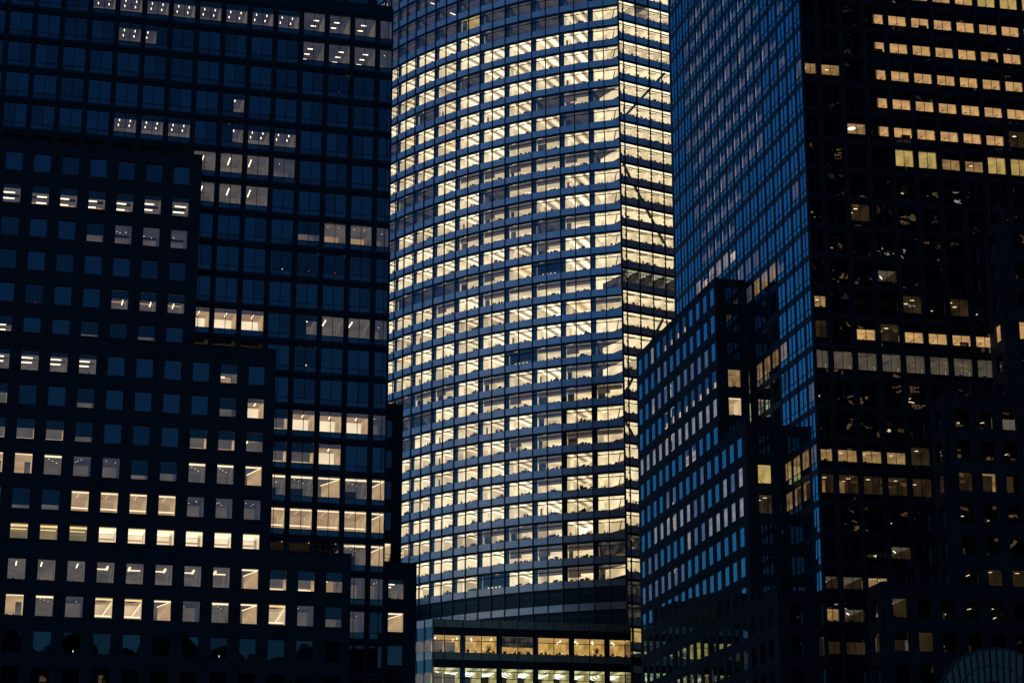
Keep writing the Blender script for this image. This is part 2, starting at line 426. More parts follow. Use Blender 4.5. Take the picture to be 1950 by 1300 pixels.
        for q in range(2): box(mb, F, u0, u1, z0 + h * (.02 + .17 * q), z0 + h * (.06 + .17 * q), -2.3, -2.4, 'lamp_soft')
        clutter(mb, F, u0, u1, z0, 3, .22)
    elif st == 'g':                                   # faint glow at the foot
        shell(mb, F, u0, u1, z0, z1, 4.0, 'mauve_ceiling', 'mauve_ceiling', 'grey_wall')
        quad(mb, F, u0, u1, z0 + h * rnd.uniform(.15, .4), z1, -.14, 'shade')
    elif st == 'd':                                   # dim grey room
        shell(mb, F, u0, u1, z0, z1, 5.0, 'mauve_ceiling', 'mauve_ceiling', 'grey_ceiling')
        for k in range(rnd.randint(1, 3)):
            a = rnd.uniform(u0 + .3, u1 - .3); disc(mb, F, a, rnd.uniform(-4, -1.5), z1 - .03, .06, .1, 'lamp', 6)
    elif st == 'c':                                   # cove along the head, downlights
        shell(mb, F, u0, u1, z0, z1, 8.5, 'grey_ceiling', 'grey_wall', 'grey_ceiling')
        box(mb, F, u0, u1, z1 - .22, z1 - .02, -.35, -.45, 'lamp_soft')
        box(mb, F, u0, u1, z0 + .02, z0 + .15, -3.2, -3.3, 'lamp_soft')
        for k in range(3): disc(mb, F, u0 + w * (.3 + .25 * k), -2.2 - .9 * k, z1 - .03, .07, .11, 'lamp', 7)
    elif st == 'e':                                   # cove and an oblique lit wall
        shell(mb, F, u0, u1, z0, z1, 6.0, 'grey_ceiling', 'warm_wall', 'grey_wall')
        box(mb, F, u0, u1, z1 - .18, z1 - .02, -.35, -.45, 'lamp_soft')
        mb.face([F.p(u1 - .05, -.6, z0), F.p(u1 - .05, -.6, z1 - .1), F.p(u0 + w * .45, -4.5, z1 - .1), F.p(u0 + w * .45, -4.5, z0)], 'warm_wall', [(0, 0), (0, 2), (4, 2), (4, 0)])
        bar(mb, F, (u1 - .15, -.6, z1 - .15), (u0 + w * .4, -4.3, z1 - .15), .09, 'lamp_soft')
    elif st == 'w':                                   # warm gradient wall
        shell(mb, F, u0, u1, z0, z1, 3.5, 'warm_ceiling', 'cream_ceiling', 'warm_wall')
        box(mb, F, u0, u1, z1 - .1, z1 - .02, -.3, -.4, 'lamp_soft')
        quad(mb, F, u0 + w * .6, u1 - .1, z0, z1 - .5, -2.2, 'grey_wall'); clutter(mb, F, u0, u1, z0, 4, .4)
    elif st == 'W':                                   # very bright
        shell(mb, F, u0, u1, z0, z1, 4.2, 'cream_ceiling', 'cream_wall', 'cream_wall')
        box(mb, F, u0, u1, z1 - .34, z1 - .04, -.3, -.4, 'lamp_soft')
        a, b = u0 + w * rnd.choice((0, .1)), u1 - w * rnd.choice((0, .12))
        box(mb, F, a, b, z1 - .12, z1 - .02, -2.2, -3.1, 'lamp')
        box(mb, F, a, b, z1 - .30, z1 - .25, -1.7, -1.8, 'cream_ceiling')
        quad(mb, F, u0, u1, z1 - 1.12, z1 - .92, -2.0, 'warm_wall'); quad(mb, F, b - .1, u1, z0 - .3, z1 - .3, -2.1, 'warm_wall'); clutter(mb, F, u0 + .1, u1 - .1, z0, 2, .3)
    elif st == 'L':                                   # warm with two bright lines and dots
        shell(mb, F, u0, u1, z0, z1, 6.0, 'warm_ceiling', 'warm_wall', 'warm_ceiling')
        box(mb, F, u0, u1, z1 - .16, z1 - .02, -.3, -.4, 'lamp_soft')
        box(mb, F, u0 - .02, u1 + .02, z0 + .48, z0 + .62, -.8, -.9, 'lamp_soft')
        for k in range(4): disc(mb, F, u0 + w * .45 - k * .03, -1.6 - .6 * k, z1 - .03, .06, .1, 'lamp', 6)
    elif st == 'y':                                   # yellow striped
        shell(mb, F, u0, u1, z0, z1, 6.0, 'yellow_ceiling', 'yellow_ceiling', 'yellow_ceiling')
        box(mb, F, u0, u1, z1 - .30, z1 - .10, -.3, -.35, 'lamp_gold')
        box(mb, F, u0, u1, z1 - .04, z1 - .01, -3.2, -3.6, 'lamp_gold')
        box(mb, F, u0, u1, z0 + .18, z0 + .32, -.6, -.7, 'lamp_soft')
        for k in range(3): disc(mb, F, u0 + .25, -1.0 - .5 * k, z1 - .03, .05, .08, 'lamp', 6)
    elif st == 'r':                                   # rectangular cove light
        shell(mb, F, u0, u1, z0, z1, 8.0, 'grey_ceiling', 'grey_wall', 'grey_wall')
        quad(mb, F, u0, u1, z1 - .3, z1 - .001, -.13, 'grey_ceiling')
        a = u0 + w * rnd.choice((-.1, .3, .35)); b = a + w * .8
        a2, b2 = max(a, u0), min(b, u1)
        box(mb, F, a2, b2, z1 - .14, z1 - .04, -3.9, -4.25, 'lamp_soft')
        if a > u0: bar(mb, F, (a, -2.2, z1 - .1), (a, -4.1, z1 - .1), .22, 'lamp_soft')
        if b < u1: bar(mb, F, (b, -2.2, z1 - .1), (b, -4.1, z1 - .1), .22, 'lamp_soft')
    elif st == 'o':                                   # warm room, recessed coves at odd angles
        shell(mb, F, u0, u1, z0, z1, 5.0, 'warm_ceiling', 'cream_ceiling', 'cream_ceiling')
        box(mb, F, u0, u1, z1 - .22, z1 - .06, -.3, -.4, 'lamp_gold')
        mb.face([F.p(u0 + .15, -.7, z1 - .12), F.p(u1 - .3, -.7, z1 - .12), F.p(u1 - .75, -2.4, z1 - .12), F.p(u0 + .3, -2.4, z1 - .12)], 'grey_ceiling', [(0, 0), (2, 0), (2, 2), (0, 2)])
        box(mb, F, u0, u1, z0 + .38, z0 + .55, -1.2, -1.3, 'lamp_soft')
        quad(mb, F, u0, u1, z0 - .3, z0 + .3, -1.0, 'grey_wall'); bar(mb, F, (u1 - .1, -.5, z1 - .5), (u0 + w * .5, -1.1, z0 + .5), .10, 'lamp_soft')
    # ------- right tower
    elif st in ('S', 'Sr'):                           # stairwell wall with handrail
        a0 = u0 + w * .5 if st == 'Sr' else u0
        shell(mb, F, a0, u1, z0, z1, 2.4, 'stair_wall', 'stair_wall', 'stair_wall')
        if st == 'Sr': quad(mb, F, u0, a0, z0, z1, -.14, 'shade')
        k = (abs(int(u0 * 7.3)) % 3)
        a = (u0 + w * .5 * k * .5) if st != 'Sr' else u0 + w * .6
        bar(mb, F, (a + .15, -.7, z0 + .05), (a + .95, -.7, z0 + .75), .07, 'silhouette')
        bar(mb, F, (a + .95, -.7, z0 + .75), (a + 1.05, -.7, z0 + .68), .09, 'silhouette')
        if rnd.random() < .15: quad(mb, F, u0 + w * .5, u1, z0, z0 + h * .5, -.5, 'silhouette')
    elif st == 'SY':
        shell(mb, F, u0, u1, z0, z1, 2.6, 'stair_yellow', 'stair_yellow', 'stair_yellow')
        bar(mb, F, (u0 + w * .45, -.7, z0 + .05), (u0 + w * .75, -.7, z0 + .8), .07, 'silhouette')
    elif st == 'iv':
        shell(mb, F, u0, u1, z0, z1, 6.0, 'ivory_ceiling', 'ivory_ceiling', 'ivory_ceiling')
        if rnd.random() < .95:
            bar(mb, F, (u0 + w * .1, -1.8, z1 - .1), (u0 + w * .22, -3.2, z1 - .1), .16, 'lamp_white')
        bar(mb, F, (u0, -3.5, z1 - .05), (u1, -2.0, z1 - .05), .12, 'grey_wall')
        box(mb, F, u1 - .12, u1 - .06, z0, z0 + .8, -.6, -.7, 'pale_blind')
    elif st == 'disc':
        shell(mb, F, u0, u1, z0, z1, 9.0, 'amber_ceiling', 'amber_ceiling', 'amber_ceiling')
        for k in range(rnd.randint(2, 4)):
            disc(mb, F, rnd.uniform(u0 + .3, u1 - .3), -1.6 - 1.6 * k, z1 - .05, .30, .22, 'lamp_soft', 10)
    elif st == 'sd':                                  # dark, one or two small lamps
        shell(mb, F, u0, u1, z0, z1, 6.0, 'silhouette', 'silhouette', 'silhouette')
        if rnd.random() < .5: quad(mb, F, u0 + w * .1, u0 + w * .6, z0, z0 + h * rnd.uniform(.2, .5), -1.5, 'amber_ceiling')
        for k in range(rnd.randint(1, 3)):
            a = rnd.uniform(u0 + .2, u1 - .5); zz = z0 + h * rnd.uniform(.25, .8); bar(mb, F, (a, -2, zz), (a + rnd.uniform(.1, .6), -2.2, zz + rnd.uniform(-.05, .25)), .07, 'lamp_soft')
    elif st == 'am':
        shell(mb, F, u0, u1, z0, z1, 4.5, 'amber_wall', 'amber_wall', 'amber_wall')
        if rnd.random() < .7: disc(mb, F, rnd.uniform(u0 + .3, u1 - .3), -1.5, z1 - .05, .28, .2, 'lamp_soft', 9)
        clutter(mb, F, u0, u1, z0, 3, .5)
    elif st == 'lp':                                  # one big ceiling lamp
        shell(mb, F, u0, u1, z0, z1, 5.0, 'amber_wall', 'amber_wall', 'amber_wall')
        disc(mb, F, (u0 + u1) / 2, -1.5, z1 - .1, .5, .6, 'lamp', 14)
    elif st == 'tb':                                  # slim tubes, dim brown room
        shell(mb, F, u0, u1, z0, z1, 6.0, 'ivory_ceiling', 'amber_ceiling', 'grey_ceiling')
        for k in range(2):
            a = u0 + rnd.uniform(.1, w * .5)
            bar(mb, F, (a, -2 - 1.5 * k, z1 - .12), (a + .75, -3.1 - 1.5 * k, z1 - .12), .08, 'lamp_white')
        clutter(mb, F, u0, u1, z0, 3, .4)
    elif st == 'pk':                                  # blue street face: faint pink glow low in the pane
        quad(mb, F, u0, u1, z0, z1, -.9, 'pink_wall')
        squad(mb, F, u0, -.1, -.9, z0, z1, 'mauve_blind'); squad(mb, F, u1, -.1, -.9, z0, z1, 'pink_wall')
        quad(mb, F, u0, u1, z1 - h * rnd.uniform(.3, .5), z1, -.12, 'shade')
    elif st == 'pc':
        quad(mb, F, u0, u1, z0, z1, -.8, 'peach_wall'); squad(mb, F, u0, -.1, -.8, z0, z1, 'pink_wall'); squad(mb, F, u1, -.1, -.8, z0, z1, 'pink_wall')
        quad(mb, F, u0, u1, z1 - h * .35, z1, -.12, 'shade')
    elif st == 'wb': quad(mb, F, u0, u1, z0, z1, -.12, 'pale_blind')
    elif st == 'mb': quad(mb, F, u0, u1, z0, z1, -.12, 'mauve_blind')
    elif st == 'lb':
        quad(mb, F, u0, u1, z0 + h * .45, z1, -.12, 'shade'); quad(mb, F, u0, u1, z0, z0 + h * .45, -.3, 'peach_wall')
    elif st == 'kt':                                  # chandelier room
        shell(mb, F, u0, u1, z0, z1, 5.0, 'grey_ceiling', 'grey_wall', 'warm_ceiling')
        for k in range(3):
            a = u0 + w * rnd.uniform(.1, .7); box(mb, F, a, a + .5, z0 + .35 + .18 * k, z0 + .52 + .18 * k, -2.5, -2.7, 'lamp')
        for k in range(2): disc(mb, F, u0 + w * (.25 + .5 * k), -1.3, z1 - .03, .05, .08, 'lamp', 6)
        clutter(mb, F, u0, u1, z0, 3, .35)
    elif st == 'dot':
        shell(mb, F, u0, u1, z0, z1, 4.0, 'silhouette', 'silhouette', 'silhouette')
        box(mb, F, u0 + w * .6, u0 + w * .64, z0 + .3, z0 + .5, -1, -1.1, 'lamp_red' if rnd.random() < .5 else 'lamp_soft')
    return mb

def window(parts, F, u0, u1, z0, z1, dg, st=None, mull=(.5,), tran=None, glass='glass', frame='mullion', fw=.07, kid='office_interior', split=None, stlow=None):
    """one window opening: panes, frame bars and, when lit, the room behind. split = height above which the room is seen"""
    mb = MB(); kb = MB()
    G = F.at(0, dg)
    xs = [u0] + [u0 + (u1 - u0) * m for m in mull] + [u1]
    zl = z0 if split is None else split
    for a, b in zip(xs[:-1], xs[1:]):
        def pane(za, zb, m):
            if m == 'glass' and rnd.random() < .3: m = 'glass_weak_mirror'
            j = [rnd.uniform(-.004, .004) for _ in range(3)]
            mb.face([G.p(a, j[0], za), G.p(b, j[1], za), G.p(b, j[1] + j[2], zb), G.p(a, j[0] + j[2], zb)], m, [(a, za), (b, za), (b, zb), (a, zb)])
        if st and st != '.':
            pane(zl, z1, 'glass_clear_tinted' if glass == 'glass_tinted' else 'glass_clear')
            if zl > z0 + .05: pane(z0, zl, glass)
        else:
            if tran: pane(z0 + (z1 - z0) * tran, z1, glass); pane(z0, z0 + (z1 - z0) * tran, glass)
            else: pane(z0, z1, glass)
    for m in mull:
        c = u0 + (u1 - u0) * m; box(mb, G, c - fw / 2, c + fw / 2, z0, z1, .012, .07, frame)
    if tran is not None:
        zt = z0 + (z1 - z0) * tran
        for a, b in zip(xs[:-1], xs[1:]): box(mb, G, a + fw / 2, b - fw / 2, zt - fw * .4, zt + fw * .4, .012, .06, frame)
    if st and st != '.':
        kb = room(G.at(0, -.02), u0, u1, zl, z1 - .003, st)
        if zl > z0 + .05: hquad(kb, G, u0, u1, -.02, -1.5, zl, 'silhouette')
    parts.add(mb, F, u0, u1, z0, z1, dg, [(kid, kb)])

def holed_wall(mb, F, ua, ub, za, zb, holes, d, mat, reveal):
    """wall face with rectangular openings laid out on a grid: holes = (list of u pairs, list of z pairs)"""
    us, zs = holes
    us = sorted(us); zs = sorted(zs)
    u = ua
    for (a, b) in us:
        if a > u + 1e-4: quad(mb, F, u, a, za, zb, d, mat)
        z = za
        for (p, q) in zs:
            if p > z + 1e-4: quad(mb, F, a, b, z, p, d, mat)
            for x in (a, b): squad(mb, F, x, d, d - reveal, p, q, mat)
            for y in (p, q): hquad(mb, F, a, b, d, d - reveal, y, mat)
            z = q
        if zb > z + 1e-4: quad(mb, F, a, b, z, zb, d, mat)
        u = b
    if ub > u + 1e-4: quad(mb, F, u, ub, za, zb, d, mat)

# ================================================================= LEFT TOWER
LF = Fr(-61.2077, 241.2178, math.cos(.257163), math.sin(.257163))     # camera-side glass face
LT = thing('office_tower', None, 'dark glass and granite office tower with stepped stone wings filling the left side', 'tower')
FH = 4.0
ZA = 111.7228 + CZ                     # head of window row 0
UR = 47.6                              # right-hand corner of the glass shaft
LDEP = 60.0
bA = 3.2808; wA, hA = 2.64, 3.15
ZROOF = ZA + 5.7
UST = 36.2                              # the shaft steps back to the right of this
# lit windows, row -> {column: style}
LIT_A = {-3: {}, -2: {},
 -1: {3: 't', 4: 't', 5: 't', 6: 't', 7: 't', 8: 't', 9: 't', 10: 't', 11: 'b3', 12: 'b3', 13: 'b3', 14: 'd'},
 0: {4: 't', 5: 'tl', 11: 'b3', 12: 'b3', 13: 'b3', 14: 'd'},
 1: {12: 'dot'}, 2: {8: 'tr'},
 3: {4: 't', 5: 't', 6: 't', 8: 'tr', 9: 't', 10: 't'},
 4: {7: 's', 8: 's', 9: 's', 10: 'd'}, 5: {7: 's', 8: 's', 9: 's'},
 6: {12: 'kt', 13: 'kt', 14: 'd', 11: 'g'}, 7: {10: 'dot', 11: 'dot', 12: 'dot'},
 9: {7: 'ws', 8: 'ws', 9: 'ws', 11: 'tr', 12: 's', 13: 's', 14: 'd'}, 10: {11: 'dot'},
 12: {10: 'hl', 11: 'ws', 12: 'ws', 13: 'ws', 14: 'd'}, 13: {10: 'hl', 11: 'hl', 12: 'ws'},
 14: {10: 'c', 11: 'c', 12: 'e', 13: 'c', 14: 'e'}, 15: {10: 'L', 11: 'L', 12: 'L', 13: 'L', 14: 'e'},
 16: {10: 'W', 11: 'L', 12: 'L', 13: 'c', 14: 'e'}, 17: {13: 'd', 14: 'd'}, 18: {13: 'd'}}
LEV = [(93.5 + CZ, 23.6), (69.8 + CZ, 33.3), (45.7 + CZ, 42.85)]      # stone wing tops and right-hand ends
def a_right(z):                                                      # the glass is bare to the right of this u
    r = -60
    for t, u in LEV:
        if z < t: r = max(r, u)
    return r
frame = MB(); wa = Parts('window', LT)
rows = range(-1, 26)
rows_up = range(-5, -1)
ztop = ZROOF
cols = [(i * bA, i * bA + wA) for i in range(-3, 15)] + [(14 * bA + wA + .64 - .0, UR - .12)]
cols = cols[:-2] + [(14 * bA, UR - .15)]
# frame wall of the glass face: piers and floor bands with openings
zsr = []
for j in rows:
    t = ZA - j * FH
    zsr.append((t - hA, t))
holed_wall(frame, LF, -3 * bA - .6, UR, 8.0, ztop, (cols, zsr), 0, 'mullion', .25)
colu = [c for c in cols if c[1] < UST]
rowu = [(ZA + k * FH - hA, ZA + k * FH) for k in range(2, 6)]
holed_wall(frame, LF, -3 * bA - .6, UST, ZROOF, ZA + 21, (colu, rowu), 0, 'mullion', .25)
for i in range(-3, 16):                                               # raised cover strips on the piers
    u = i * bA - (bA - wA) / 2
    if u < UR: box(frame, LF, u - .13, u + .13, 8.0, ztop - .2, .003, .16, 'granite')
for j in rows:
    t = ZA - j * FH
    box(frame, LF, -3 * bA - .6, UR - .01, t + .32, t + .44, .170, .2, 'granite')
o = frame.build('curtain_wall_frame', LT)
for j in rows:
    t = ZA - j * FH
    for i in range(-3, 15):
        if i * bA + wA < a_right(t - hA) - .3: continue
        st = LIT_A.get(j, {}).get(i)
        window(wa, LF, i * bA, i * bA + wA if i < 14 else UR - .15, t - hA, t, -.2, st, (.5,) if i < 14 else (.68,), .215, 'glass', split=(t - hA * .785) if st else None)
for j in rows_up:
    t = ZA - j * FH
    for i in range(-3, 11):
        window(wa, LF, i * bA, i * bA + wA, t - hA, t, -.2, None, (.5,), .215, 'glass')
wa.finish(100)
# body of the shaft behind the rooms, roof and the other three sides
body = MB()
box(body, LF, -12.4, UR, 0, ZROOF - .1, -LDEP, -7.6, 'granite')
quad(body, LF, -12.4, UR, 0, 8.0, 0, 'granite')
squad(body, LF, UR, -7.6, 0, 0, ZROOF, 'granite'); squad(body, LF, -12.4, -7.6, 0, 0, ZROOF, 'granite')
hquad(body, LF, -12.4, UR, 0, -7.6, ZROOF, 'roof_dark')
box(body, LF, -12.4, UST, ZROOF - .1, ZA + 21, -LDEP, -.4, 'granite')
box(body, LF, UST + .1, UR - .1, ZROOF + .003, ZROOF + .5, -.6, -.3, 'mullion')
for k in range(8): bar(body, LF, (UST + .5 + k * 1.5, -.5, ZROOF + .5), (UST + .5 + k * 1.5, -.5, ZROOF + 1.5), .04, 'railing')
bar(body, LF, (UST + .5, -.5, ZROOF + 1.5), (UR - .5, -.5, ZROOF + 1.5), .05, 'railing')
body.build('tower_body', LT)
# set back upper storeys
up = MB()
UF = LF.at(0, -6)
holed_wall(up, UF, UST, 46.5, ZROOF, ZROOF + 15, ([(i * bA, i * bA + wA) for i in range(12, 14)], [(ZROOF + 1 + 4 * k, ZROOF + 4.1 + 4 * k) for k in range(3)]), 0, 'mullion', .2)
for i in range(12, 14):
    for k in range(3): quad(up, UF, i * bA, i * bA + wA, ZROOF + 1 + 4 * k, ZROOF + 4.1 + 4 * k, -.15, 'glass')
squad(up, UF, 46.5, 0, -40, ZROOF, ZROOF + 15, 'granite')
hquad(up, UF, UST, 46.5, 0, -40, ZROOF + 15, 'roof_dark')
up.build('upper_storeys', LT)

# granite wings on the camera side
ZB, fB, bB, wB, hB, uB = 91.993 + CZ, 4.0362, 3.2818, 1.92, 2.36, .5705
LIT_B = {1: {0: 'b2', 1: 'hb', 2: 'hb', 3: 'hb', 4: 'hb', 5: 'b2', 6: 'b2'},
 2: {3: 'g', 4: 'd', 5: 'd', 6: 'd'}, 4: {4: 'hs', 5: 'hs', 6: 'hs', 1: 'dot'},
 5: {0: 'hb', 3: 'g', 4: 'g', 5: 'g'}, 6: {0: 'b2', 1: 'b2', 2: 'b2', 3: 'b2', 8: 'hb'},
 7: {0: 'hl', 3: 'g', 8: 'g', 9: 'ws'}, 8: {0: 'hl', 1: 'hl', 2: 'hl', 3: 'g', 7: 'hl', 8: 'hl', 9: 'hs'},
 9: {0: 'w', 1: 'w', 2: 'c', 3: 'd', 4: 'd', 5: 'g', 6: 'g', 7: 'c', 8: 'c', 9: 'e'},
 10: {0: 'd', 1: 'g', 2: 'g', 3: 'L', 4: 'L', 5: 'L', 6: 'L', 7: 'd', 8: 'd', 9: 'd'},
 11: {0: 'y', 1: 'y', 2: 'y', 3: 'y', 4: 'W', 5: 'W', 6: 'W', 7: 'W', 8: 'W', 9: 'W'},
 12: {1: 's', 2: 's', 3: 's', 4: 'r', 5: 'r', 6: 'r', 7: 'r', 8: 'r', 9: 'e', 10: 'hl', 11: 'hl', 12: 'hb'},
 13: {1: 'w', 2: 'c', 3: 'd', 4: 'o', 5: 'o', 6: 'e', 7: 'd', 8: 'c', 9: 'e', 10: 'o', 11: 'd', 12: 'g'},
 14: {3: 'dot', 8: 'dot'}}
LS = LF.at(0, 4.0)
wb = Parts('punched_window', LT)
lv = [(-12.4 - 4, LEV[0][1], LEV[1][0], LEV[0][0], range(0, 6), range(-4, 7)),
      (-12.4 - 4, LEV[1][1], LEV[2][0], LEV[1][0], range(6, 12), range(-4, 10)),
      (-12.4 - 4, LEV[2][1], 10.0, LEV[2][0], range(12, 20), range(-4, 13))]
for k, (ua, ub, za, zb, rr, cc) in enumerate(lv):
    w = MB()
    us = [(uB + i * bB, uB + i * bB + wB) for i in cc]
    zs = [(ZB - j * fB - hB, ZB - j * fB) for j in rr]
    holed_wall(w, LS, ua, ub, za, zb, (us, zs), 0, 'granite', .3)
    squad(w, LS, ub, 0, -4.0, za, zb, 'granite'); squad(w, LS, ua, 0, -4, za, zb, 'granite')
    hquad(w, LS, ua, ub, 0, -4.0, zb - .35, 'roof_dark')
    box(w, LS, ua, ub + .06, zb, zb + .12, -.45, .06, 'granite')
    w.build('stone_wing', LT)
    for j in rr:
        for i in cc:
            t = ZB - j * fB; st = LIT_B.get(j, {}).get(i)
            if t < 10: continue
            window(wb, LS, uB + i * bB, uB + i * bB + wB, t - hB, t, -.28, st, (), None, 'glass', fw=.05)
    base = MB()
# wings on the right-hand flank: their end faces look at the camera
FL = LF.at(UR, 0)                                                     # u runs outward from the corner
flank = [(68.8 + CZ, -14.0, 4.9), (46.6 + CZ, -5.0, 5.0), (92.5 + CZ, -24.0, 4.9)]
for k, (zt, dd, wid) in enumerate(flank):
    w = MB(); G = FL.at(0, dd)
    zb_ = 10.0 if k == 1 else (46.6 + CZ if k == 0 else 68.8 + CZ)
    nfl = int((zt - zb_) / 4)
    zs = [(zt - 2.0 - hB - q * 4.0, zt - 2.0 - q * 4.0) for q in range(nfl) if zt - 2.0 - hB - q * 4.0 > zb_]
    uu = (1.55, 3.45) if k == 1 else (1.75, 3.6)
    holed_wall(w, G, .02, wid, zb_, zt, ([uu], zs), 0, 'granite_pale', .3)
    squad(w, G, wid, 0, -LDEP - dd - 8, zb_, zt, 'granite_pale'); hquad(w, G, .02, wid, 0, -LDEP - dd - 8, zt - .3, 'roof_dark')
    box(w, G, .02, wid + .05, zt, zt + .12, -.4, .05, 'granite_pale')
    w.build('stone_wing', LT)
    for q, (a, b) in enumerate(zs):
        st = None
        if k == 0: st = {4: 'e'}.get(q)
        if k == 1: st = {0: 'b2', 1: 'e'}.get(q)
        window(wb, G, uu[0], uu[1], a, b, -.28, st, (), None, 'glass', fw=.05)
wb.finish(100)
base = MB()
quad(base, LS, -16.4, LEV[2][1], 0, 10, 0, 'granite'); squad(base, LS, LEV[2][1], 0, -4, 0, 10, 'granite')
base.build('base_wall', LT)

# ================================================================= RIGHT TOWER
y1 = 1.783878
C0 = (38.0107, 260.9139)
u1 = (math.cos(y1), math.sin(y1))
RF1 = Fr(C0[0], C0[1], -u1[0], -u1[1])                 # street face: u negative going back from the corner
if RF1.n[0] > 0: RF1.n = (-RF1.n[0], -RF1.n[1])
y2 = y1 - math.pi / 2
RF2 = Fr(C0[0], C0[1], math.cos(y2), math.sin(y2))     # face towards the camera
ZR = 122.1117 + CZ
RT = thing('office_tower', None, 'dark office tower on the right with a blue street face and amber stairwell windows', 'tower')
b1, w1, hR = 3.3383, 2.55, 3.12
LR1 = 60.2
wr = Parts('window', RT)
fr = MB()
us1 = [(-2.3 - i * b1, -2.3 - i * b1 + w1) for i in range(1, 18)] + [(-2.3, -.35)]
rowsR = range(-7, 25)
zsR = [(ZR - j * FH - hR, ZR - j * FH) for j in rowsR]
ZRT = ZR + 29.5
holed_wall(fr, RF1, -LR1, 0, 6, ZRT, (us1, zsR), 0, 'mullion', .1)
for i in range(0, 18):
    u = -2.3 - i * b1 - (b1 - w1) / 2; box(fr, RF1, u - .12, u + .12, 6, ZRT - .2, .003, .035, 'granite')
# lit pattern of the street face
def st_r1(i, j):
    k = rnd.random()
    if j <= 5 and 5 <= i <= 16 and (i - 5) > -(j + 6) * 2:
        lim = {-7: 9, -6: 10, -5: 14, -4: 15, -3: 15, -2: 15, -1: 14, 0: 14, 1: 14, 2: 14, 3: 14, 4: 13, 5: 13}.get(j, 14)
        if i <= lim and i >= (5 if j < 4 else 8 if j == 4 else 9): return 'pk' if k < .93 else 'mb'
    if j == 6 and 9 <= i <= 14: return 'pc' if k < .5 else 'wb'
    if j in (7, 8) and 6 <= i <= 13: return 'mb' if k < .8 else 'pk'
    if j in (-1, 0, 1) and i in (2, 3): return 'pk' if k < .4 else None
    if j == 8 and i == 3: return 'pk'
    return 'mb' if k < .10 else None
for j in rowsR:
    t = ZR - j * FH
    for i in range(0, 18):
        a, b = (-2.3, -.35) if i == 0 else (-2.3 - i * b1, -2.3 - i * b1 + w1)
        if t < 46 and i > 2: continue
        if t < 92 and i > 8 : continue
        st = st_r1(i, j)
        if (j, i) == (9, 3): st = 'lb'
        if t < 92 and i >= 3: st = None
        X = {8: ((4, 5, 6), 'am'), 11: ((3, 4, 5, 6), 'am'), 12: ((3, 4, 5, 6), 'sd'), 15: ((1, 2, 3), 'am'), 16: ((1, 2, 3), 'am'), 21: ((0,), 'tb')}.get(j)
        if X and i in X[0]: st = X[1]
        window(wr, RF1, a, b, t - hR, t, -.03, st, (.5,), .245, 'glass_tinted', split=(t - hR * .755) if st else None)
# camera-side face
b2, o2, z2 = 3.2467, -.5148, -2.1916
w2 = 2.5
TR = ZR + z2                                           # transom height of row 0
top_off = .6 * FH - .1; low_off = .18 * FH
us2 = [(o2 + c * b2, o2 + c * b2 + w2) for c in range(1, 16)]
us2 = [(.45, o2 + w2)] + us2
zs2 = [(TR - j * FH - low_off, TR - j * FH + top_off) for j in rowsR]
holed_wall(fr, RF2, 0, 52, 6, ZRT, (us2, zs2), 0, 'mullion', .25)
for c in range(0, 16):
    u = o2 + c * b2 - (b2 - w2) / 2
    if u > 0: box(fr, RF2, u - .14, u + .14, 6, ZRT - .2, .003, .14, 'granite')
for j in rowsR:
    t = TR - j * FH + top_off
    box(fr, RF2, .01, 52, t + .3, t + .42, .150, .18, 'granite')
fr.build('curtain_wall_frame', RT)
LIT_R2 = {-2: {9: 'S'}, -1: {5: 'S', 6: 'S', 7: 'S', 8: 'SY', 9: 'SY', 10: 'SY'},
 0: {3: 'Sr', 4: 'S', 5: 'S', 6: 'S', 7: 'S', 8: 'S', 9: 'S', 10: 'S'}, 1: {3: 'Sr', 4: 'S', 5: 'S', 6: 'S', 7: 'S', 8: 'S', 9: 'S', 10: 'S'},
 2: {0: 'am', 1: 'am', 3: 'Sr', 4: 'S', 5: 'S', 6: 'S', 7: 'S', 8: 'S', 9: 'S', 10: 'S'},
 3: {3: 'Sr', 4: 'S', 5: 'S', 6: 'S', 7: 'S', 8: 'S', 9: 'S', 10: 'S'},
 4: {2: 'lp', 3: 'Sr', 4: 'S', 5: 'S', 6: 'S', 7: 'S', 8: 'S', 9: 'disc'},
 5: {4: 'SY', 5: 'SY', 6: 'am', 7: 'am', 8: 'SY', 9: 'SY'},
 7: {0: 'dot', 2: 'disc'}, 10: {3: 'dot'}, 9: {3: 'tb'},
 11: {0: 'disc', 2: 'S', 3: 'disc', 4: 'S', 5: 'S', 6: 'S', 7: 'S'},
 10: {0: 'am', 2: 'sd', 3: 'sd', 4: 'disc', 5: 'sd', 6: 'disc', 7: 'sd'},
 12: {0: 'iv', 1: 'iv', 2: 'iv', 3: 'iv', 4: 'iv', 5: 'iv', 6: 'iv', 7: 'iv'},
 15: {0: 'am', 1: 'am', 2: 'am', 3: 'am', 4: 'disc'}, 16: {0: 'disc', 1: 'disc', 2: 'disc', 3: 'disc', 4: 'disc'},
 17: {3: 'sd'}, 18: {2: 'sd', 3: 'tb'}, 6: {1: 'sd', 4: 'sd'}, 8: {1: 'sd', 2: 'sd', 3: 'sd'}, 13: {0: 'sd', 4: 'sd'}, 14: {0: 'sd', 3: 'sd'},
 19: {0: 'tb', 1: 'tb', 2: 'am'}, 20: {0: 'am', 1: 'tb'}, 21: {0: 'tb', 1: 'tb'}}
SRL = [(91.6 + CZ, 24.1), (68.0 + CZ, 15.2), (44.1 + CZ, 5.7)]
def r_right(z):
    r = 60
    for t, u in SRL:
        if z < t - 1: r = min(r, u)
    return r
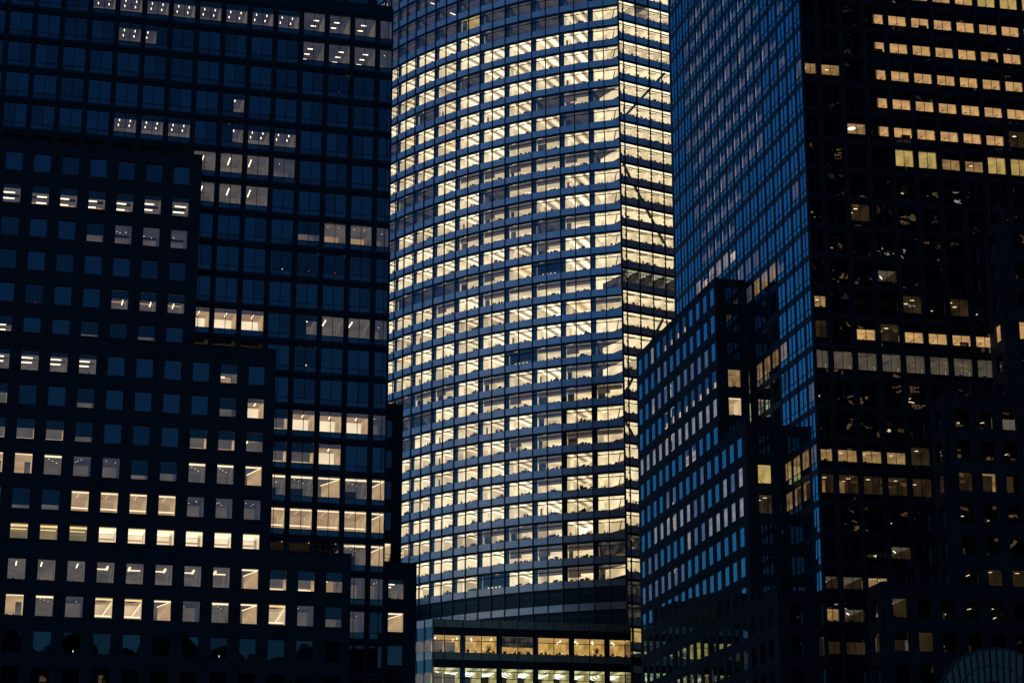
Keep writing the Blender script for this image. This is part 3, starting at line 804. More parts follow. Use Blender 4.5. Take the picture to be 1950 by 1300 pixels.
for j in rowsR:
    zt = TR - j * FH
    for c in range(0, 13):
        a, b = (o2 + c * b2, o2 + c * b2 + w2) if c else (.45, o2 + w2)
        if a > r_right(zt): continue
        st = LIT_R2.get(j, {}).get(c)
        head = zt + top_off
        if st in ('S', 'Sr'): hd = zt + 1.42
        elif st in ('SY', 'iv', 'disc'): hd = zt + top_off
        elif st: hd = zt + 1.5
        else: hd = head
        if st and hd < head - .05:
            # dark spandrel glass above the lit strip
            mb = MB(); kb = MB(); G = RF2.at(0, -.2); m = (a + b) / 2
            for p, q in ((a, m), (m, b)):
                quad(mb, G, p, q, hd, head, rnd.uniform(-.004, .004), 'glass_wavy'); quad(mb, G, p, q, zt, hd, 0, 'glass_clear')
                quad(mb, G, p, q, zt - low_off, zt, rnd.uniform(-.004, .004), 'glass_wavy')
            box(mb, G, m - .035, m + .035, zt - low_off, head, .012, .07, 'mullion')
            box(mb, G, a, b, zt - .03, zt + .03, .072, .10, 'mullion')
            kb = room(G.at(0, -.02), a, b, zt, hd, st)
            wr.add(mb, RF2, a, b, zt - low_off, head, -.2, [('office_interior', kb)])
        else:
            window(wr, RF2, a, b, zt - low_off, head, -.2, st, (.5,), low_off / (low_off + top_off), 'glass_wavy', split=zt if st else None)
wr.finish(100)
# granite wings of the right tower
bS, wS, hS, fS = 3.404, 1.94, 2.5, 3.9789
ZS = 122.1117 - 31.8488 + CZ
SF = RF1.at(0, 4.5)
def s_u(i): return -(63.3415 + 2.3) + i * bS
SL = [(91.3 + CZ, 25.4), (67.8 + CZ, 14.1), (44.2 + CZ, 3.9)]
LIT_S = {0: {2: 'wb', 4: 'lb', 5: 'lb', 6: 'lb', 7: 'lb'}, 1: {3: 'mb', 4: 'mb'}, 2: {2: 'wb', 3: 'mb', 4: 'mb', 5: 'mb', 6: 'mb', 7: 'mb', 8: 'mb', 9: 'mb', 10: 'mb'},
 3: {4: 'lb', 5: 'lb', 6: 'lb', 7: 'lb', 8: 'lb', 9: 'lb', 10: 'lb', 11: 'lb'}, 4: {i: 'wb' for i in range(12)}, 5: {7: 'pc', 8: 'pc'},
 6: {9: 'mb', 4: 'mb', 5: 'mb'}, 7: {2: 'wb', 3: 'wb', 4: 'wb', 5: 'wb', 6: 'wb', 7: 'wb', 12: 'wb', 13: 'mb', 14: 'wb', 8: 'mb', 9: 'mb'},
 8: {7: 'wb', 10: 'wb', 11: 'wb', 12: 'wb', 13: 'wb', 14: 'wb', 1: 'mb', 2: 'mb', 8: 'mb', 9: 'mb'}, 9: {0: 'mb', 1: 'mb', 2: 'mb', 3: 'mb', 4: 'mb', 5: 'mb', 6: 'mb'},
 13: {7: 'g', 8: 'g', 10: 'g'}, 14: {4: 'g', 6: 'g', 7: 'g'}, 16: {13: 'lb', 15: 'lb'}, 17: {17: 'lb'}}
ws = Parts('punched_window', RT)
for k, (zt, ue) in enumerate(SL):
    w = MB(); zb_ = SL[k + 1][0] if k < 2 else 6.0
    rr = range(6 * k, 6 * k + 6) if k < 2 else range(12, 20)
    cc = range(0, (12, 15, 18)[k])
    us = [(s_u(i), s_u(i) + wS) for i in cc]; zs = [(ZS - j * fS - hS, ZS - j * fS) for j in rr]
    holed_wall(w, SF, -66.6, -ue, zb_, zt, (us, zs), 0, 'granite_pale', .1)
    hquad(w, SF, -66.6, -ue, 0, -4.5, zt - .3, 'roof_dark')
    box(w, SF, -66.6, -ue + .05, zt, zt + .12, -.4, .05, 'granite_pale')
    # ledges under each storey
    for j in rr: box(w, SF, -66.55, -ue, ZS - j * fS + .62, ZS - j * fS + .70, .002, .05, 'granite_pale')
    # end face looking at the camera
    E = Fr(*SF.p(-ue, -4.5, 0)[:2], math.cos(y2), math.sin(y2)); E.u = (SF.n[0], SF.n[1]); E.n = RF2.n
    ez = [(ZS - j * fS - hS, ZS - j * fS) for j in rr]
    holed_wall(w, E, .02, 4.5, zb_, zt, ([(1.15, 3.0)], ez), 0, 'granite', .3)
    squad(w, SF, -66.6, 0, -4.5, zb_, zt, 'granite_pale')
    w.build('stone_wing', RT)
    for j in rr:
        t = ZS - j * fS
        if t < 8: continue
        for i in cc: window(ws, SF, s_u(i), s_u(i) + wS, t - hS, t, -.06, LIT_S.get(j, {}).get(i), (), None, 'glass_tinted' if j < 13 or i < 2 else 'glass_weak_mirror', fw=.05)  # darker reflection of the lower panes put into a less mirroring glass
        st = {3: 'am', 4: 'w', 7: 'SY', 8: 'disc', 16: 'b2'}.get(j)
        window(ws, E, 1.15, 3.0, t - hS, t, -.28, st, (), None, 'glass', fw=.05)
ZQ, fQ, bQ, wQ, hQ = 66.244 + CZ, 4.003, 3.1616, 1.85, 2.3
QF = RF2.at(0, 4.5)
LIT_Q = {-3: {3: 'S'}, -5: {3: 'sd'}, 0: {0: 'sd', 1: 'sd', 2: 'hb'}, 1: {2: 'sd', 0: 'sd'}, 2: {0: 'disc', 1: 'am', 2: 'sd'}, 3: {0: 'sd', 1: 'sd'}, 4: {0: 'sd', 1: 'sd'},
 5: {0: 'sd', 1: 'disc', 2: 'disc'}, 6: {-3: 'tb', -2: 'sd', -1: 'sd', 0: 'sd', 1: 'sd'}, 7: {-3: 'hb', -1: 'sd', -2: 'disc', 0: 'sd'}}
for k, (zt, ue) in enumerate(SRL):
    w = MB(); zb_ = SRL[k + 1][0] if k < 2 else 6.0
    rr = range(-6, 0) if k == 0 else (range(0, 6) if k == 1 else range(6, 14))
    cc = range((3, 0, -3)[k], 12)
    us = [(16.6561 + i * bQ, 16.6561 + i * bQ + wQ) for i in cc]; zs = [(ZQ - j * fQ - hQ, ZQ - j * fQ) for j in rr]
    holed_wall(w, QF, ue, 56, zb_, zt, (us, zs), 0, 'granite', .3)
    hquad(w, QF, ue, 56, 0, -4.5, zt - .3, 'roof_dark')
    box(w, QF, ue - .05, 56, zt, zt + .12, -.4, .05, 'granite')
    E = Fr(*QF.p(ue, -4.5, 0)[:2], 1, 0); E.u = QF.n; E.n = (-QF.u[0], -QF.u[1])
    holed_wall(w, E, .02, 4.5, zb_, zt, ([(1.3, 3.2)], zs), 0, 'granite', .3)
    w.build('stone_wing', RT)
    for j in rr:
        t = ZQ - j * fQ
        if t < 8: continue
        for i in cc:
            if i > 5: continue
            window(ws, QF, 16.6561 + i * bQ, 16.6561 + i * bQ + wQ, t - hQ, t, -.28, LIT_Q.get(j, {}).get(i), (), None, 'glass_wavy', fw=.05)
        st = {-3: 'S', 2: 'disc', 7: 'tb'}.get(j)
        window(ws, E, 1.3, 3.2, t - hQ, t, -.28, st, (), None, 'glass', fw=.05)
ws.finish(100)
rb = MB()
K = RF2
# core of the shaft kept behind the rooms on both glazed sides
a = [K.p(9.6, -9.6, 0), K.p(52, -9.6, 0), K.p(52, -LR1, 0), K.p(9.6, -LR1, 0)]
for i in range(4):
    p, q = a[i], a[(i + 1) % 4]
    rb.face([p, q, (q[0], q[1], ZRT), (p[0], p[1], ZRT)], 'granite', [(0, 0), (50, 0), (50, 150), (0, 150)])
box(rb, K, 0, 52, 0, 6, -LR1, 0, 'granite')
hquad(rb, K, 0, 52, 0, -LR1, ZRT, 'roof_dark')
squad(rb, K, 52, 0, -LR1, 6, ZRT, 'granite')
quad(rb, K, 0, 52, 6, ZRT, -LR1, 'granite')
box(rb, K, 5.7, 56, 0, 6, .01, 4.5, 'granite')
box(rb, RF1, -66.6, -3.9, 0, 6, .01, 4.5, 'granite')
rb.build('tower_body', RT)

# ================================================================= ROUND GLASS TOWER
T = thing('glass_tower', None, 'tall curved glass tower with almost every floor brightly lit, between two dark towers', 'tower')
KT = 1.06
TO = (19.5365 * KT, 364.1081 * KT); TRr = 80.8618 * KT; TH0, DTH = -1.8435, -.0352
TC = (TO[0] - TRr * math.cos(TH0), TO[1] - TRr * math.sin(TH0))
def mp(m):
    th = TH0 + m * DTH
    return TC[0] + TRr * math.cos(th), TC[1] + TRr * math.sin(th)
ZT = 167.0075 * KT + CZ
FT = 4.0 * KT; ST = 1.2 * KT; WT = 2.38 * KT
NB = 11
bays = []
for b in range(NB):
    r = mp(2 * b); l = mp(2 * b + 2)
    f_ = Fr(l[0], l[1], r[0] - l[0], r[1] - l[1]); f_.w = math.hypot(r[0] - l[0], r[1] - l[1]); bays.append(f_)
# rows: window above spandrel j; bays written from the left (bay 9) to the corner (bay 0)
ROWS = {-5: 'DDPPPDDDDD', -4: 'DDPPPPDDDD', -3: 'PDPPPPDDDD', -2: 'PDPPDPDDDD', -1: 'DDDDYDDDDN'}
ROWS.update({-2: 'PDPPPPDDDD', -1: 'DDDDYDDDDD', 0: 'BBBBBDDDBB', 1: 'BBBBBBBBBB', 2: 'BBBBDBBBBB', 3: 'BBDBBBBBBB', 4: 'DBBBBBBDHD',
 5: 'BBBBBBBBDB', 6: 'BBBBBBHHBB', 7: 'BDDBHHHHHD', 8: 'DDDBDDHHBB', 9: 'DBBBBHHBBB', 10: 'BBBBHHHDHB', 11: 'BBBBBBBHBB', 12: 'BDDDHHBNBB', 13: 'BBBHBHHHHB',
 14: 'BBBBBBBBBH', 15: 'BBBBBBBBBB', 16: 'BBBBBBNHHD', 17: 'BDHHBHBBHD', 18: 'BDDBBHHHHH', 19: 'DDBBBBBHBB', 20: 'BBBBBBHHHH', 21: 'BBBBBBBHBB',
 22: 'BBBBBBBHBB', 23: 'BBBBBBBBBB', 24: 'BBBBBHHHBB', 25: 'BBBBBBHHHD', 26: 'BBBBBNBHHD'})
ROWS[8] = 'DDDBBDHHBB'; ROWS[-3] = 'PPPPPPDDDD'; ROWS[-4] = 'PPPPPPDDDD'
wt = Parts('window', T)
for j in range(-5, 30):
    z = ZT - j * FT
    sp = MB()
    for b, F in enumerate(bays):
        box(sp, F, 0.0, F.w / 2 - .02, z - ST, z, 0.0, .10, 'spandrel'); box(sp, F, F.w / 2 + .02, F.w, z - ST, z, 0.0, .10, 'spandrel')
        box(sp, F, 0, F.w, z + WT, z + FT - ST - .001, -.05, .02, 'mullion')
    sp.build('spandrel_band', T)
    for b, F in enumerate(bays):
        st = None
        if j in ROWS and b <= 9: st = ROWS[j][9 - b]
        if b > 9 and j in ROWS: st = 'B' if rnd.random() < .8 else 'D'
        if st == 'B' and b == 0: st = 'C'
        mb = MB(); kb = MB()
        z0, z1 = z + .004, z + WT
        pw = .92
        if st is None:
            for p, q in ((0, F.w / 2), (F.w / 2, F.w)):
                jt = rnd.uniform(-.006, .006)
                mb.face([F.p(p, jt, z0), F.p(q, -jt, z0), F.p(q, -jt, z1), F.p(p, jt, z1)], 'louvre', [(0, 0)] * 4)
            box(mb, F, 0.1, F.w - .1, z0 + 1.9, z0 + 2.0, .012, .06, 'mullion_blue')
        else:
            for p, q in ((0, F.w / 2), (F.w / 2, F.w)):
                jt = rnd.uniform(-.004, .004)
                mb.face([F.p(p, jt, z0), F.p(q, -jt, z0), F.p(q, -jt, z1), F.p(p, jt, z1)], 'glass_clear', [(0, 0)] * 4)
            box(mb, F, .1, F.w / 2 - .09, z0 + 1.84, z0 + 2.0, .012, .07, 'mullion'); box(mb, F, F.w / 2 + .09, F.w - .1, z0 + 1.84, z0 + 2.0, .012, .07, 'mullion')
            box(mb, F, F.w / 2 - .09, F.w / 2 + .09, z0, z1, .012, .07, 'mullion')
            quad(mb, F, 0, pw, z0, z1, -.12, 'pier'); quad(mb, F, F.w - .2, F.w, z0, z1, -.12, 'pier')
            kb = room(F.at(0, -.1), pw, F.w - .2, z0 + .003, z1 - .003, st)
        wt.add(mb, F, 0, F.w, z0, z1, 0, [('office_interior', kb)])
wt.finish(100)
for m in range(0, 2 * NB + 1):
    x, y = mp(m); F = bays[min(m // 2, NB - 1)]
    f_ = Fr(x, y, *F.u); f_.n = F.n
    if m % 2: f_ = F.at(F.w / 2); 
    mu = MB(); box(mu, f_, -.055, .055, 20, ZT + 21, .102, .30, 'mullion_blue'); mu.build('mullion', T)
# flat return face to the right of the corner
T2 = Fr(TO[0], TO[1], math.cos(.535), math.sin(.535))
us = [u_ * KT for u_ in (0, .9959, 3.8044, 6.6562, 9.4012, 12.2, 15.0, 17.8, 20.6, 23.4)]
wt2 = Parts('corner_window', T)
T2ROW = {0: 'FFDFFFFFF', 13: 'GGGGGGGGG', 12: 'FFFFFFFFF', 17: 'FFDDDDDDD', 24: 'FFFFFFFFF', 25: 'DDDDDDDDD', 27: 'DDDDDDDDD', 28: 'DDDDDDDDD', 29: 'YYYYYYYYY', 30: 'GGGGGGGGG'}
for j in range(-5, 33):
    z = ZT - j * FT + ST
    sp = MB(); box(sp, T2, .06, us[-1], z - ST, z, .0, .08, 'spandrel')
    box(sp, T2, .06, us[-1], z + 2.7, z + FT - ST - .001, -.3, .02, 'mullion')
    sp.build('spandrel_band', T)
    for k in range(len(us) - 1):
        st = T2ROW.get(j, 'FFFFFFFFF')[min(k, 8)]
        if j < 0: st = 'F' if k > 2 else 'D'
        mb = MB()
        quad(mb, T2, us[k], us[k + 1], z + .004, z + 2.7, 0, 'glass_clear')
        box(mb, T2, us[k] + .11, us[k + 1] - .11, z + 1.8, z + 1.95, .012, .05, 'mullion')
        quad(mb, T2, us[k], us[k + 1], z + 2.45, z + 2.7, .011, 'mullion')
        kb = room(T2.at(0, -.05), us[k], us[k + 1], z + .008, z + 2.695, st)
        wt2.add(mb, T2, us[k], us[k + 1], z, z + 2.7, 0, [('office_interior', kb)])
wt2.finish(100)
for k, u in enumerate(us):
    mu = MB(); box(mu, T2, u - .11, u + .11, 20, ZT + 21, .082, .26, 'mullion'); mu.build('mullion', T)
# diagonal wind braces behind the flat face
for (pa, pb) in (((1265, 140), (1180, 232)), ((1186, 312), (1272, 478)), ((1262, 608), (1190, 748)), ((1190, 800), (1262, 940))):
    q = []
    for px, py in (pa, pb):
        dx, dv = (px - 975) / F_PX, (py - 650) / F_PX
        ry = (dx, math.cos(PIT) + math.sin(PIT) * dv, math.sin(PIT) - math.cos(PIT) * dv)
        n = T2.n; t = (n[0] * (TO[0] - n[0] * .5) + n[1] * (TO[1] - n[1] * .5)) / (n[0] * ry[0] + n[1] * ry[1])
        P = (ry[0] * t, ry[1] * t); q.append(((P[0] - TO[0]) * T2.u[0] + (P[1] - TO[1]) * T2.u[1], -.5, ry[2] * t + CZ))
    br = MB(); bar(br, T2, q[0], q[1], .42, 'pier'); br.build('brace', T)
# closed body behind the rooms
tb = MB()
ring = [F.p(0, -6.9, 0) for F in reversed(bays)] + [bays[0].p(bays[0].w - 1.0, -7.8, 0), T2.p(us[-1], -8.2, 0), T2.p(us[-1], -45, 0)]
for i in range(len(ring)):
    p, q = ring[i], ring[(i + 1) % len(ring)]
    tb.face([p, q, (q[0], q[1], ZT + 21), (p[0], p[1], ZT + 21)], 'roof_dark')
rim = [bays[-1].p(0, 0, 0)] + [F.p(F.w, 0, 0) for F in reversed(bays)] + [T2.p(us[-1], 0, 0), T2.p(us[-1], -45, 0)]
tb.face([(p[0], p[1], ZT + 21.0) for p in rim], 'roof_dark')
for i in range(len(rim) - 1):
    p, q = rim[i], rim[i + 1]
    tb.face([(p[0], p[1], 0), (q[0], q[1], 0), (q[0], q[1], ZT - 29 * FT - ST - .05), (p[0], p[1], ZT - 29 * FT - ST - .05)], 'mullion')
tb.build('tower_body', T)

# ================================================================= LOW BUILDING AT ITS FOOT
P = thing('podium_building', None, 'low flat roofed glass building with amber lit rooms at the foot of the round tower', 'building')
PF = Fr(19.7305, 358.0, math.cos(.2), math.sin(.2))
ZP = 54.05 + CZ
pu = [-33.2, -31.47, -28.36, -25.3, -22.25, -19.2, -16.15, -13.1, -10.05, -7.05, -4.0, -1.0, 0]
box_ = MB()
box(box_, PF, -33.2, 0, ZP - 1.25, ZP, 0, .08, 'spandrel_bronze')
box(box_, PF, -33.2, 0, ZP - 6.55, ZP - 5.35, 0, .08, 'spandrel_bronze')
box_.build('cornice_band', P)
wp = Parts('window', P)
PST = ['a', 'a', 'a', 'a', 'h', 'h', 'a', 'a', 'a', 'a', 'a', 'a']
for k in range(12):
    a, b = pu[k], pu[k + 1]
    pier_l = .3 if k in (2, 4, 6, 8, 10) else 0; pier_r = .3 if k in (1, 3, 5, 7, 9) else 0
    for lv_, (zt, zb) in enumerate(((ZP - 1.25, ZP - 5.35), (ZP - 6.55, ZP - 13.0))):
        mb = MB(); kb = MB(); lit_t = zt - 1.3
        quad(mb, PF, a, b, lit_t, zt, 0, 'louvre')
        quad(mb, PF, a, b, zb, lit_t, 0, 'glass_clear')
        if pier_l: box(mb, PF, a, a + pier_l + .15, zb, lit_t, -.3, -.05, 'mullion')
        if pier_r: box(mb, PF, b - pier_r - .15, b, zb, lit_t, -.3, -.05, 'mullion')
        G = PF.at(0, -.35)
        if lv_ == 0:
            box(mb, PF, a, b, zb + 1.85, zb + 1.95, .003, .05, 'mullion')
            shell(kb, G, a, b, zb + .02, lit_t, 7, 'podium_ceiling', 'podium_wall', 'podium_wall', 0)
            if PST[k] == 'h': quad(kb, G, a, b, zb + 1.1, lit_t, -.1, 'dim_wall')
            else:
                for q in range(2):
                    c = rnd.uniform(a + .5, b - .5); bar(kb, G, (c, -2 - 2 * q, lit_t - .1), (c + .15, -3.4 - 2 * q, lit_t - .1), .16, 'lamp')
                for q in range(5): box(kb, G, a + rnd.random() * (b - a), a + .06 + rnd.random() * .01 + rnd.random() * 0, zb + .6 + .2 * q, zb + .66 + .2 * q, -3, -3.05, 'lamp_soft') if False else None
                for q in range(5):
                    c = rnd.uniform(a + .1, b - .2); e = zb + rnd.uniform(.5, 1.3); box(kb, G, c, c + .07, e, e + .07, -2.8, -2.9, 'lamp')
            clutter(kb, G, a + .1, b - .1, zb, 7, .7)
            if k in (3, 9):                            # indoor tree
                c = (a + b) / 2
                for q in range(26):
                    t1 = rnd.uniform(0, 2 * math.pi); rr_ = rnd.uniform(.1, .75)
                    bar(kb, G, (c, -.8, zb + .5), (c + rr_ * math.cos(t1), -.8 + .3 * math.sin(t1), zb + 1.15 + rr_ * .8 * math.sin(t1)), .05, 'leaf')
        else:
            for q in range(1, 5): box(mb, PF, a, b, zb + 1.15 * q - .05, zb + 1.15 * q + .05, .003, .07, 'mullion')
            shell(kb, G, a, b, zb, lit_t, 13, 'lounge_ceiling', 'lounge_wall', 'lounge_wall', 0)
        wp.add(mb, PF, a, b, zb, zt, 0, [('lounge_interior', kb)])
wp.finish(100)
# curved light lines hung inside the tall lounge
ln = MB(); G = PF.at(0, -.35)
for q, (uc, ru) in enumerate(((-30, 4.2), (-24.5, 4.6), (-18.5, 3.2), (-14.5, 4.8), (-9, 4.4), (-3.5, 3.0))):
    for c in range(4):
        a0, a1 = rnd.uniform(.1, .6), rnd.uniform(2.3, 3.0)
        pts = []
        for t_ in range(13):
            an = a0 + (a1 - a0) * t_ / 12
            uu_ = min(max(uc + (ru - .55 * c) * math.cos(an), -33), -.2)
            pts.append((uu_, -1.5 - (9.5 - 1.8 * c) * math.sin(an), ZP - 8.02 - .02 * q))
        for t_ in range(12):
            if abs(pts[t_][0] - pts[t_ + 1][0]) > .02: bar(ln, G, pts[t_], pts[t_ + 1], .11, 'lamp_white')
ln.build('ribbon_light', P)
for k in range(13):
    mu = MB(); box(mu, PF, pu[k] - .06, pu[k] + .06, ZP - 18, ZP, .082, .26, 'mullion_blue'); mu.build('mullion', P)
# chamfered end
PC = Fr(*PF.p(-33.2, 0, 0)[:2], math.cos(-.75), math.sin(-.75))
ch = MB(); box(ch, PC, -7, -.01, ZP - 1.25, ZP, 0, .08, 'spandrel'); box(ch, PC, -7, -.01, ZP - 6.55, ZP - 5.35, 0, .08, 'spandrel')
for k in range(4):
    mu_u = -.1 - k * 2.0
    box(ch, PC, mu_u - .06, mu_u + .06, ZP - 18, ZP, .082, .2, 'mullion_blue')
ch.build('chamfer_band', P)
wc = Parts('chamfer_window', P)
for k in range(3):
    for zt, zb in ((ZP - 1.25, ZP - 5.35), (ZP - 6.55, ZP - 13)):
        mb = MB(); kb = MB(); a, b = -.1 - (k + 1) * 2.0, -.1 - k * 2.0
        quad(mb, PC, a, b, zb, zt - 2.1, 0, 'glass_clear'); quad(mb, PC, a, b, zt - 2.1, zt, 0, 'glass_blue')
        shell(kb, PC.at(0, -.1), a, b, zb, zt - 2.1, 5, 'ivory_ceiling', 'grey_wall', 'grey_wall', 0)
        clutter(kb, PC, a, b, zb, 3, .5)
        wc.add(mb, PC, a, b, zb, zt, 0, [('lounge_interior', kb)])
wc.finish()
pb = MB()
box(pb, PF, -33, -.2, 0, ZP - 13, -8, -.3, 'mullion'); hquad(pb, PF, -33.2, 0, 0, -9.4, ZP - .3, 'roof_dark')
quad(pb, PF, -33.2, 0, ZP - 13, ZP, -9.4, 'roof_dark'); squad(pb, PF, 0, 0, -9.4, 0, ZP - .3, 'mullion')
hquad(pb, PC, -7, 0, 0, -12, ZP - .3, 'roof_dark'); box(pb, PC, -7, -.2, 0, ZP - 13, -6, -.3, 'mullion')
pb.build('building_body', P)
rl = MB()
for k in range(34): bar(rl, PF, (-33 + k, -.6, ZP - .3), (-33 + k, -.6, ZP + .5), .04, 'railing')
bar(rl, PF, (-33, -.6, ZP + .5), (0, -.6, ZP + .5), .05, 'railing')
rl.build('roof_railing', P)

# ================================================================= ROOF TERRACE THINGS
def davit(F, u, z0, h, reach, label):
    t = thing('davit_crane', None, label, 'crane', 'window cleaning davits on the right tower terraces')
    a = MB(); bar(a, F, (u, -1.6, z0), (u + .05, -1.6, z0 + h), .22, 'mullion_blue'); box(a, F, u - .3, u + .3, z0, z0 + .2, -1.9, -1.3, 'mullion'); a.build('post', t)
    b = MB(); bar(b, F, (u, -1.6, z0 + h - .1), (u - reach, -.4, z0 + h + .25), .16, 'mullion_blue'); b.build('arm', t)
    c = MB(); bar(c, F, (u - reach * .95, -.4, z0 + h + .2), (u - reach * .95, -.4, z0 + h - .5), .05, 'railing'); c.build('hook_line', t)
davit(QF, 19.6, SRL[1][0] - .3, 2.9, 1.8, 'thin blue davit post, left of the two on the middle right terrace')
davit(QF, 22.8, SRL[1][0] - .3, 2.9, 1.8, 'thin blue davit post, right of the two on the middle right terrace')
davit(QF, 11.2, SRL[2][0] - .3, 3.0, 1.8, 'thin blue davit post, left of the two on the lowest right terrace')
davit(QF, 14.2, SRL[2][0] - .3, 3.0, 1.8, 'thin blue davit post, right of the two on the lowest right terrace')
davit(QF, 25.6, SRL[0][0] - .3, 2.4, 1.4, 'short blue davit post on the highest right terrace')
def rail(parent, F, ua, ub, z, d):
    mb = MB(); n = int(abs(ub - ua) / 1.5)
    for k in range(n + 1): bar(mb, F, (ua + (ub - ua) * k / n, d, z), (ua + (ub - ua) * k / n, d, z + 1.0), .04, 'railing')
    bar(mb, F, (ua, d, z + 1.0), (ub, d, z + 1.0), .05, 'railing'); bar(mb, F, (ua, d, z + .5), (ub, d, z + .5), .03, 'railing')
    mb.build('roof_railing', parent)
for zt, ue in SRL: rail(RT, QF, ue + .1, ue + 12, zt + .12, -.3)
for zt, ue in SL: rail(RT, SF, -ue - 12, -ue, zt + .12, -.3)
rail(LT, LS, LEV[2][1] - 9, LEV[2][1], LEV[2][0] + .12, -.3)
rail(LT, FL.at(0, -5), .2, 4.8, 46.6 + CZ + .12, -.3)
def bush(F, u, d, z, r, label):
    t = thing('potted_shrub', None, label, 'plant', 'shrubs on the lowest left terrace')
    p = MB(); box(p, F, u - .35, u + .35, z, z + .5, d - .35, d + .35, 'mullion'); p.build('planter', t)
    c = MB()
    for k in range(170):
        th, ph, q = rnd.uniform(0, 6.28), rnd.uniform(-1.2, 1.5), r * rnd.uniform(.3, 1.1)
        a = (u + q * math.cos(th) * math.cos(ph), d + q * math.sin(th) * math.cos(ph), z + .5 + r * .8 + q * math.sin(ph))
        s = .16
        c.face([F.p(a[0] - s, a[1], a[2]), F.p(a[0], a[1] + s * .5, a[2] + s), F.p(a[0] + s, a[1], a[2] + rnd.uniform(-s, s))], 'leaf')
    c.build('foliage', t)
bush(LS, 38.9, -1.2, LEV[2][0] - .3, .85, 'dark bushy shrub in a planter, left one on the low left terrace')
bush(LS, 40.4, -1.4, LEV[2][0] - .3, 1.05, 'larger dark shrub in a planter near the terrace corner')
bush(FL.at(0, -5), 2.6, -1.2, 46.6 + CZ - .3, .9, 'dark shrub on the flank terrace beside the round tower')

# ================================================================= GLASS VAULT, bottom right
V = thing('glass_vault', None, 'arched glass vault with radial panes at the bottom right corner', 'roof')
def from_px(px, py, y):
    dx, dv = (px - 975) / F_PX, (py - 650) / F_PX
    ry = (dx, math.cos(PIT) + math.sin(PIT) * dv, math.sin(PIT) - math.cos(PIT) * dv)
    t = y / ry[1]; return ry[0] * t, y, ry[2] * t + CZ
ax, ay, az = from_px(1884, 1234, 225)
RA, RZ = 5.9, 4.6
cx, cy, cz = ax, ay, az - RZ
fan = MB(); ribs = MB()
VF = Fr(cx, cy, .80, -.60)
NS = 16
for ring_, (r0, r1) in enumerate(((.25, .62), (.62, 1.0))):
    for k in range(NS):
        t0, t1 = math.pi * k / NS, math.pi * (k + 1) / NS
        def pt(r, t, d=0): return VF.p(-RA * r * math.cos(t), d, cz + RZ * r * math.sin(t))
        fan.face([pt(r0, t0), pt(r1, t0), pt(r1, t1), pt(r0, t1)], 'glass_vault', [(0, 0)] * 4)
for k in range(-7, 8):
    uu_ = k * RA / 8; tt_ = math.acos(max(-1, min(1, -uu_ / RA)))
    bar(ribs, VF, (uu_ * .92, .05, cz), (uu_, .05, cz + RZ * math.sin(tt_)), .15, 'mullion')
for r in (.25, .62, 1.0):
    for k in range(NS):
        t0, t1 = math.pi * k / NS, math.pi * (k + 1) / NS
        bar(ribs, VF, (-RA * r * math.cos(t0), .06, cz + RZ * r * math.sin(t0)), (-RA * r * math.cos(t1), .06, cz + RZ * r * math.sin(t1)), .10 if r < 1 else .2, 'mullion')
fan.build('gable_glass', V); ribs.build('rib_frame', V)
sh = MB()
for k in range(NS):
    t0, t1 = math.pi * k / NS, math.pi * (k + 1) / NS
    for s in range(8):
        d0, d1 = -s * 1.5, -(s + 1) * 1.5
        sh.face([VF.p(-RA * math.cos(t0), d0, cz + RZ * math.sin(t0)), VF.p(-RA * math.cos(t1), d0, cz + RZ * math.sin(t1)),
                 VF.p(-RA * math.cos(t1), d1, cz + RZ * math.sin(t1)), VF.p(-RA * math.cos(t0), d1, cz + RZ * math.sin(t0))], 'glass')
sh.build('barrel_roof', V)
vb = MB(); box(vb, VF, -RA, RA, 0, cz, -12, 0, 'granite'); vb.build('base_wall', V)

# ================================================================= BEYOND THE FRAME: unseen blocks added for the dark panes to mirror
N1 = thing('office_tower', None, 'dark office tower with scattered lit windows, mirrored in the right tower, beyond the right edge', 'tower')
NF = Fr(66, 214, 1, -.10); NF.n = (.0995, .995)
nb = MB(); box(nb, NF, 0, 90, 0, 200, -30, 0, 'granite'); nb.build('tower_body', N1)
nw = MB(); wn_ = Parts('window', N1)
for j in range(46):
    for i in range(26):
        k = rnd.random()
        band = 24 <= j <= 28
        warmb = 14 <= j <= 22  # denser amber windows added to brown the podium cornice
        if k > (.75 if band or warmb else .40): continue
        if warmb: k = .03 + k * .05
        if band: k *= .25
        mb = MB(); u = 1 + i * 3.4; z = 6 + j * 4.1
        m = 'lamp_white' if k < .012 else ('warm_wall' if k < .05 else ('stair_wall' if k < .08 else 'grey_wall'))
        if m == 'lamp_white': box(mb, NF, u, u + 2.4, z + 1.8, z + 2.0, .02, .1, m)
        else:
            for q_ in range(2):
                zq = z + rnd.uniform(.1, 1.5); uq = u + rnd.uniform(0, 1.0)
                quad(mb, NF, uq, uq + rnd.uniform(.6, 1.5), zq, zq + rnd.uniform(.18, .6), .02 + .01 * q_, m)
        wn_.add(mb, NF, u, u + 2.4, z, z + 2, 0)
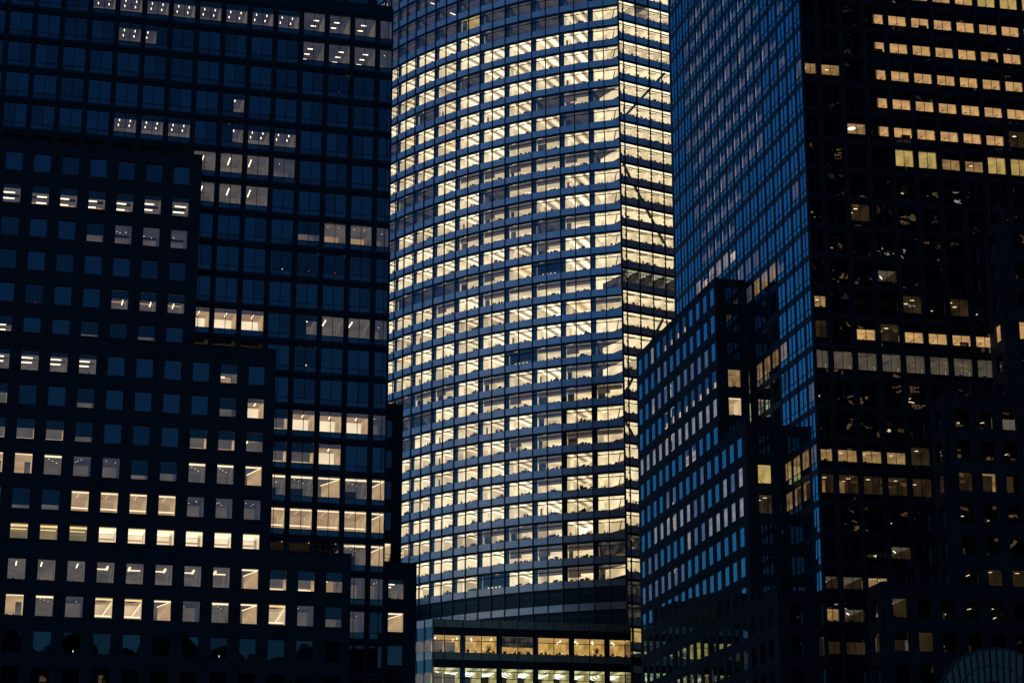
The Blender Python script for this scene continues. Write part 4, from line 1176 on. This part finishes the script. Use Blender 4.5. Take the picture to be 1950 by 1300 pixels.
wn_.finish(100)
N2 = thing('office_block', None, 'dark row of pitched blocks behind the viewpoint, mirrored in the lowest left windows', 'building')
nb = MB(); BF = Fr(0, -60, 1, 0); BF.n = (0, 1)
box(nb, BF, -4, 190, 0, 77, -30, 0, 'granite')
for k in range(13):
    a = -4 + k * 14.9; pk = 77 + rnd.uniform(3, 12); m_ = a + rnd.uniform(4, 11)
    nb.face([BF.p(a, -.5, 77), BF.p(a + 14.9, -.5, 77), BF.p(m_, -.5, pk)], 'granite')
    nb.face([BF.p(a, -29, 77), BF.p(a + 14.9, -29, 77), BF.p(m_, -29, pk)], 'granite')
    for q in (0, 14.9): nb.face([BF.p(a + q, -.5, 77), BF.p(a + q, -29, 77), BF.p(m_, -29, pk), BF.p(m_, -.5, pk)], 'granite')
for k in range(60):
    quad(nb, BF, 4 * k % 180 + .5, 4 * k % 180 + 2, 30 + 4 * (k * 7 % 12), 31.5 + 4 * (k * 7 % 12), .02, 'warm_wall' if k % 3 else 'lamp_soft')
nb.build('block_body', N2)

N3 = thing('office_block', None, 'plain unseen office block added behind the right tower, mirrored in the round tower', 'building')
nb = MB(); box(nb, Fr(80, 345, 1, .3), 0, 60, 0, 175, -40, 0, 'pier'); nb.build('block_body', N3)  # added out of view to darken reflections in the round tower's flat face

N4 = thing('office_block', None, 'dark plain block hidden behind the left tower, mirrored in the lower right windows', 'building')
nb = MB(); NG = Fr(-36, 432, -1, .1)
box(nb, NG, 0, 70, 0, 69, -30, 0, 'granite'); box(nb, NG, 3, 20, 69, 73, -25, -2, 'granite'); box(nb, NG, 26, 45, 69, 76, -25, -2, 'granite')
nb.build('block_body', N4)

# ================================================================= GROUND
g = MB(); s = 3000
g.face([(-s, -s, 0), (s, -s, 0), (s, s, 0), (-s, s, 0)], 'asphalt', [(0, 0)] * 4)
structure(g.build('ground'))
w = MB(); w.face([(-s, -s, .004), (s, -s, .004), (s, 30, .004), (-s, 30, .004)], 'water', [(0, 0)] * 4)
structure(w.build('water'))
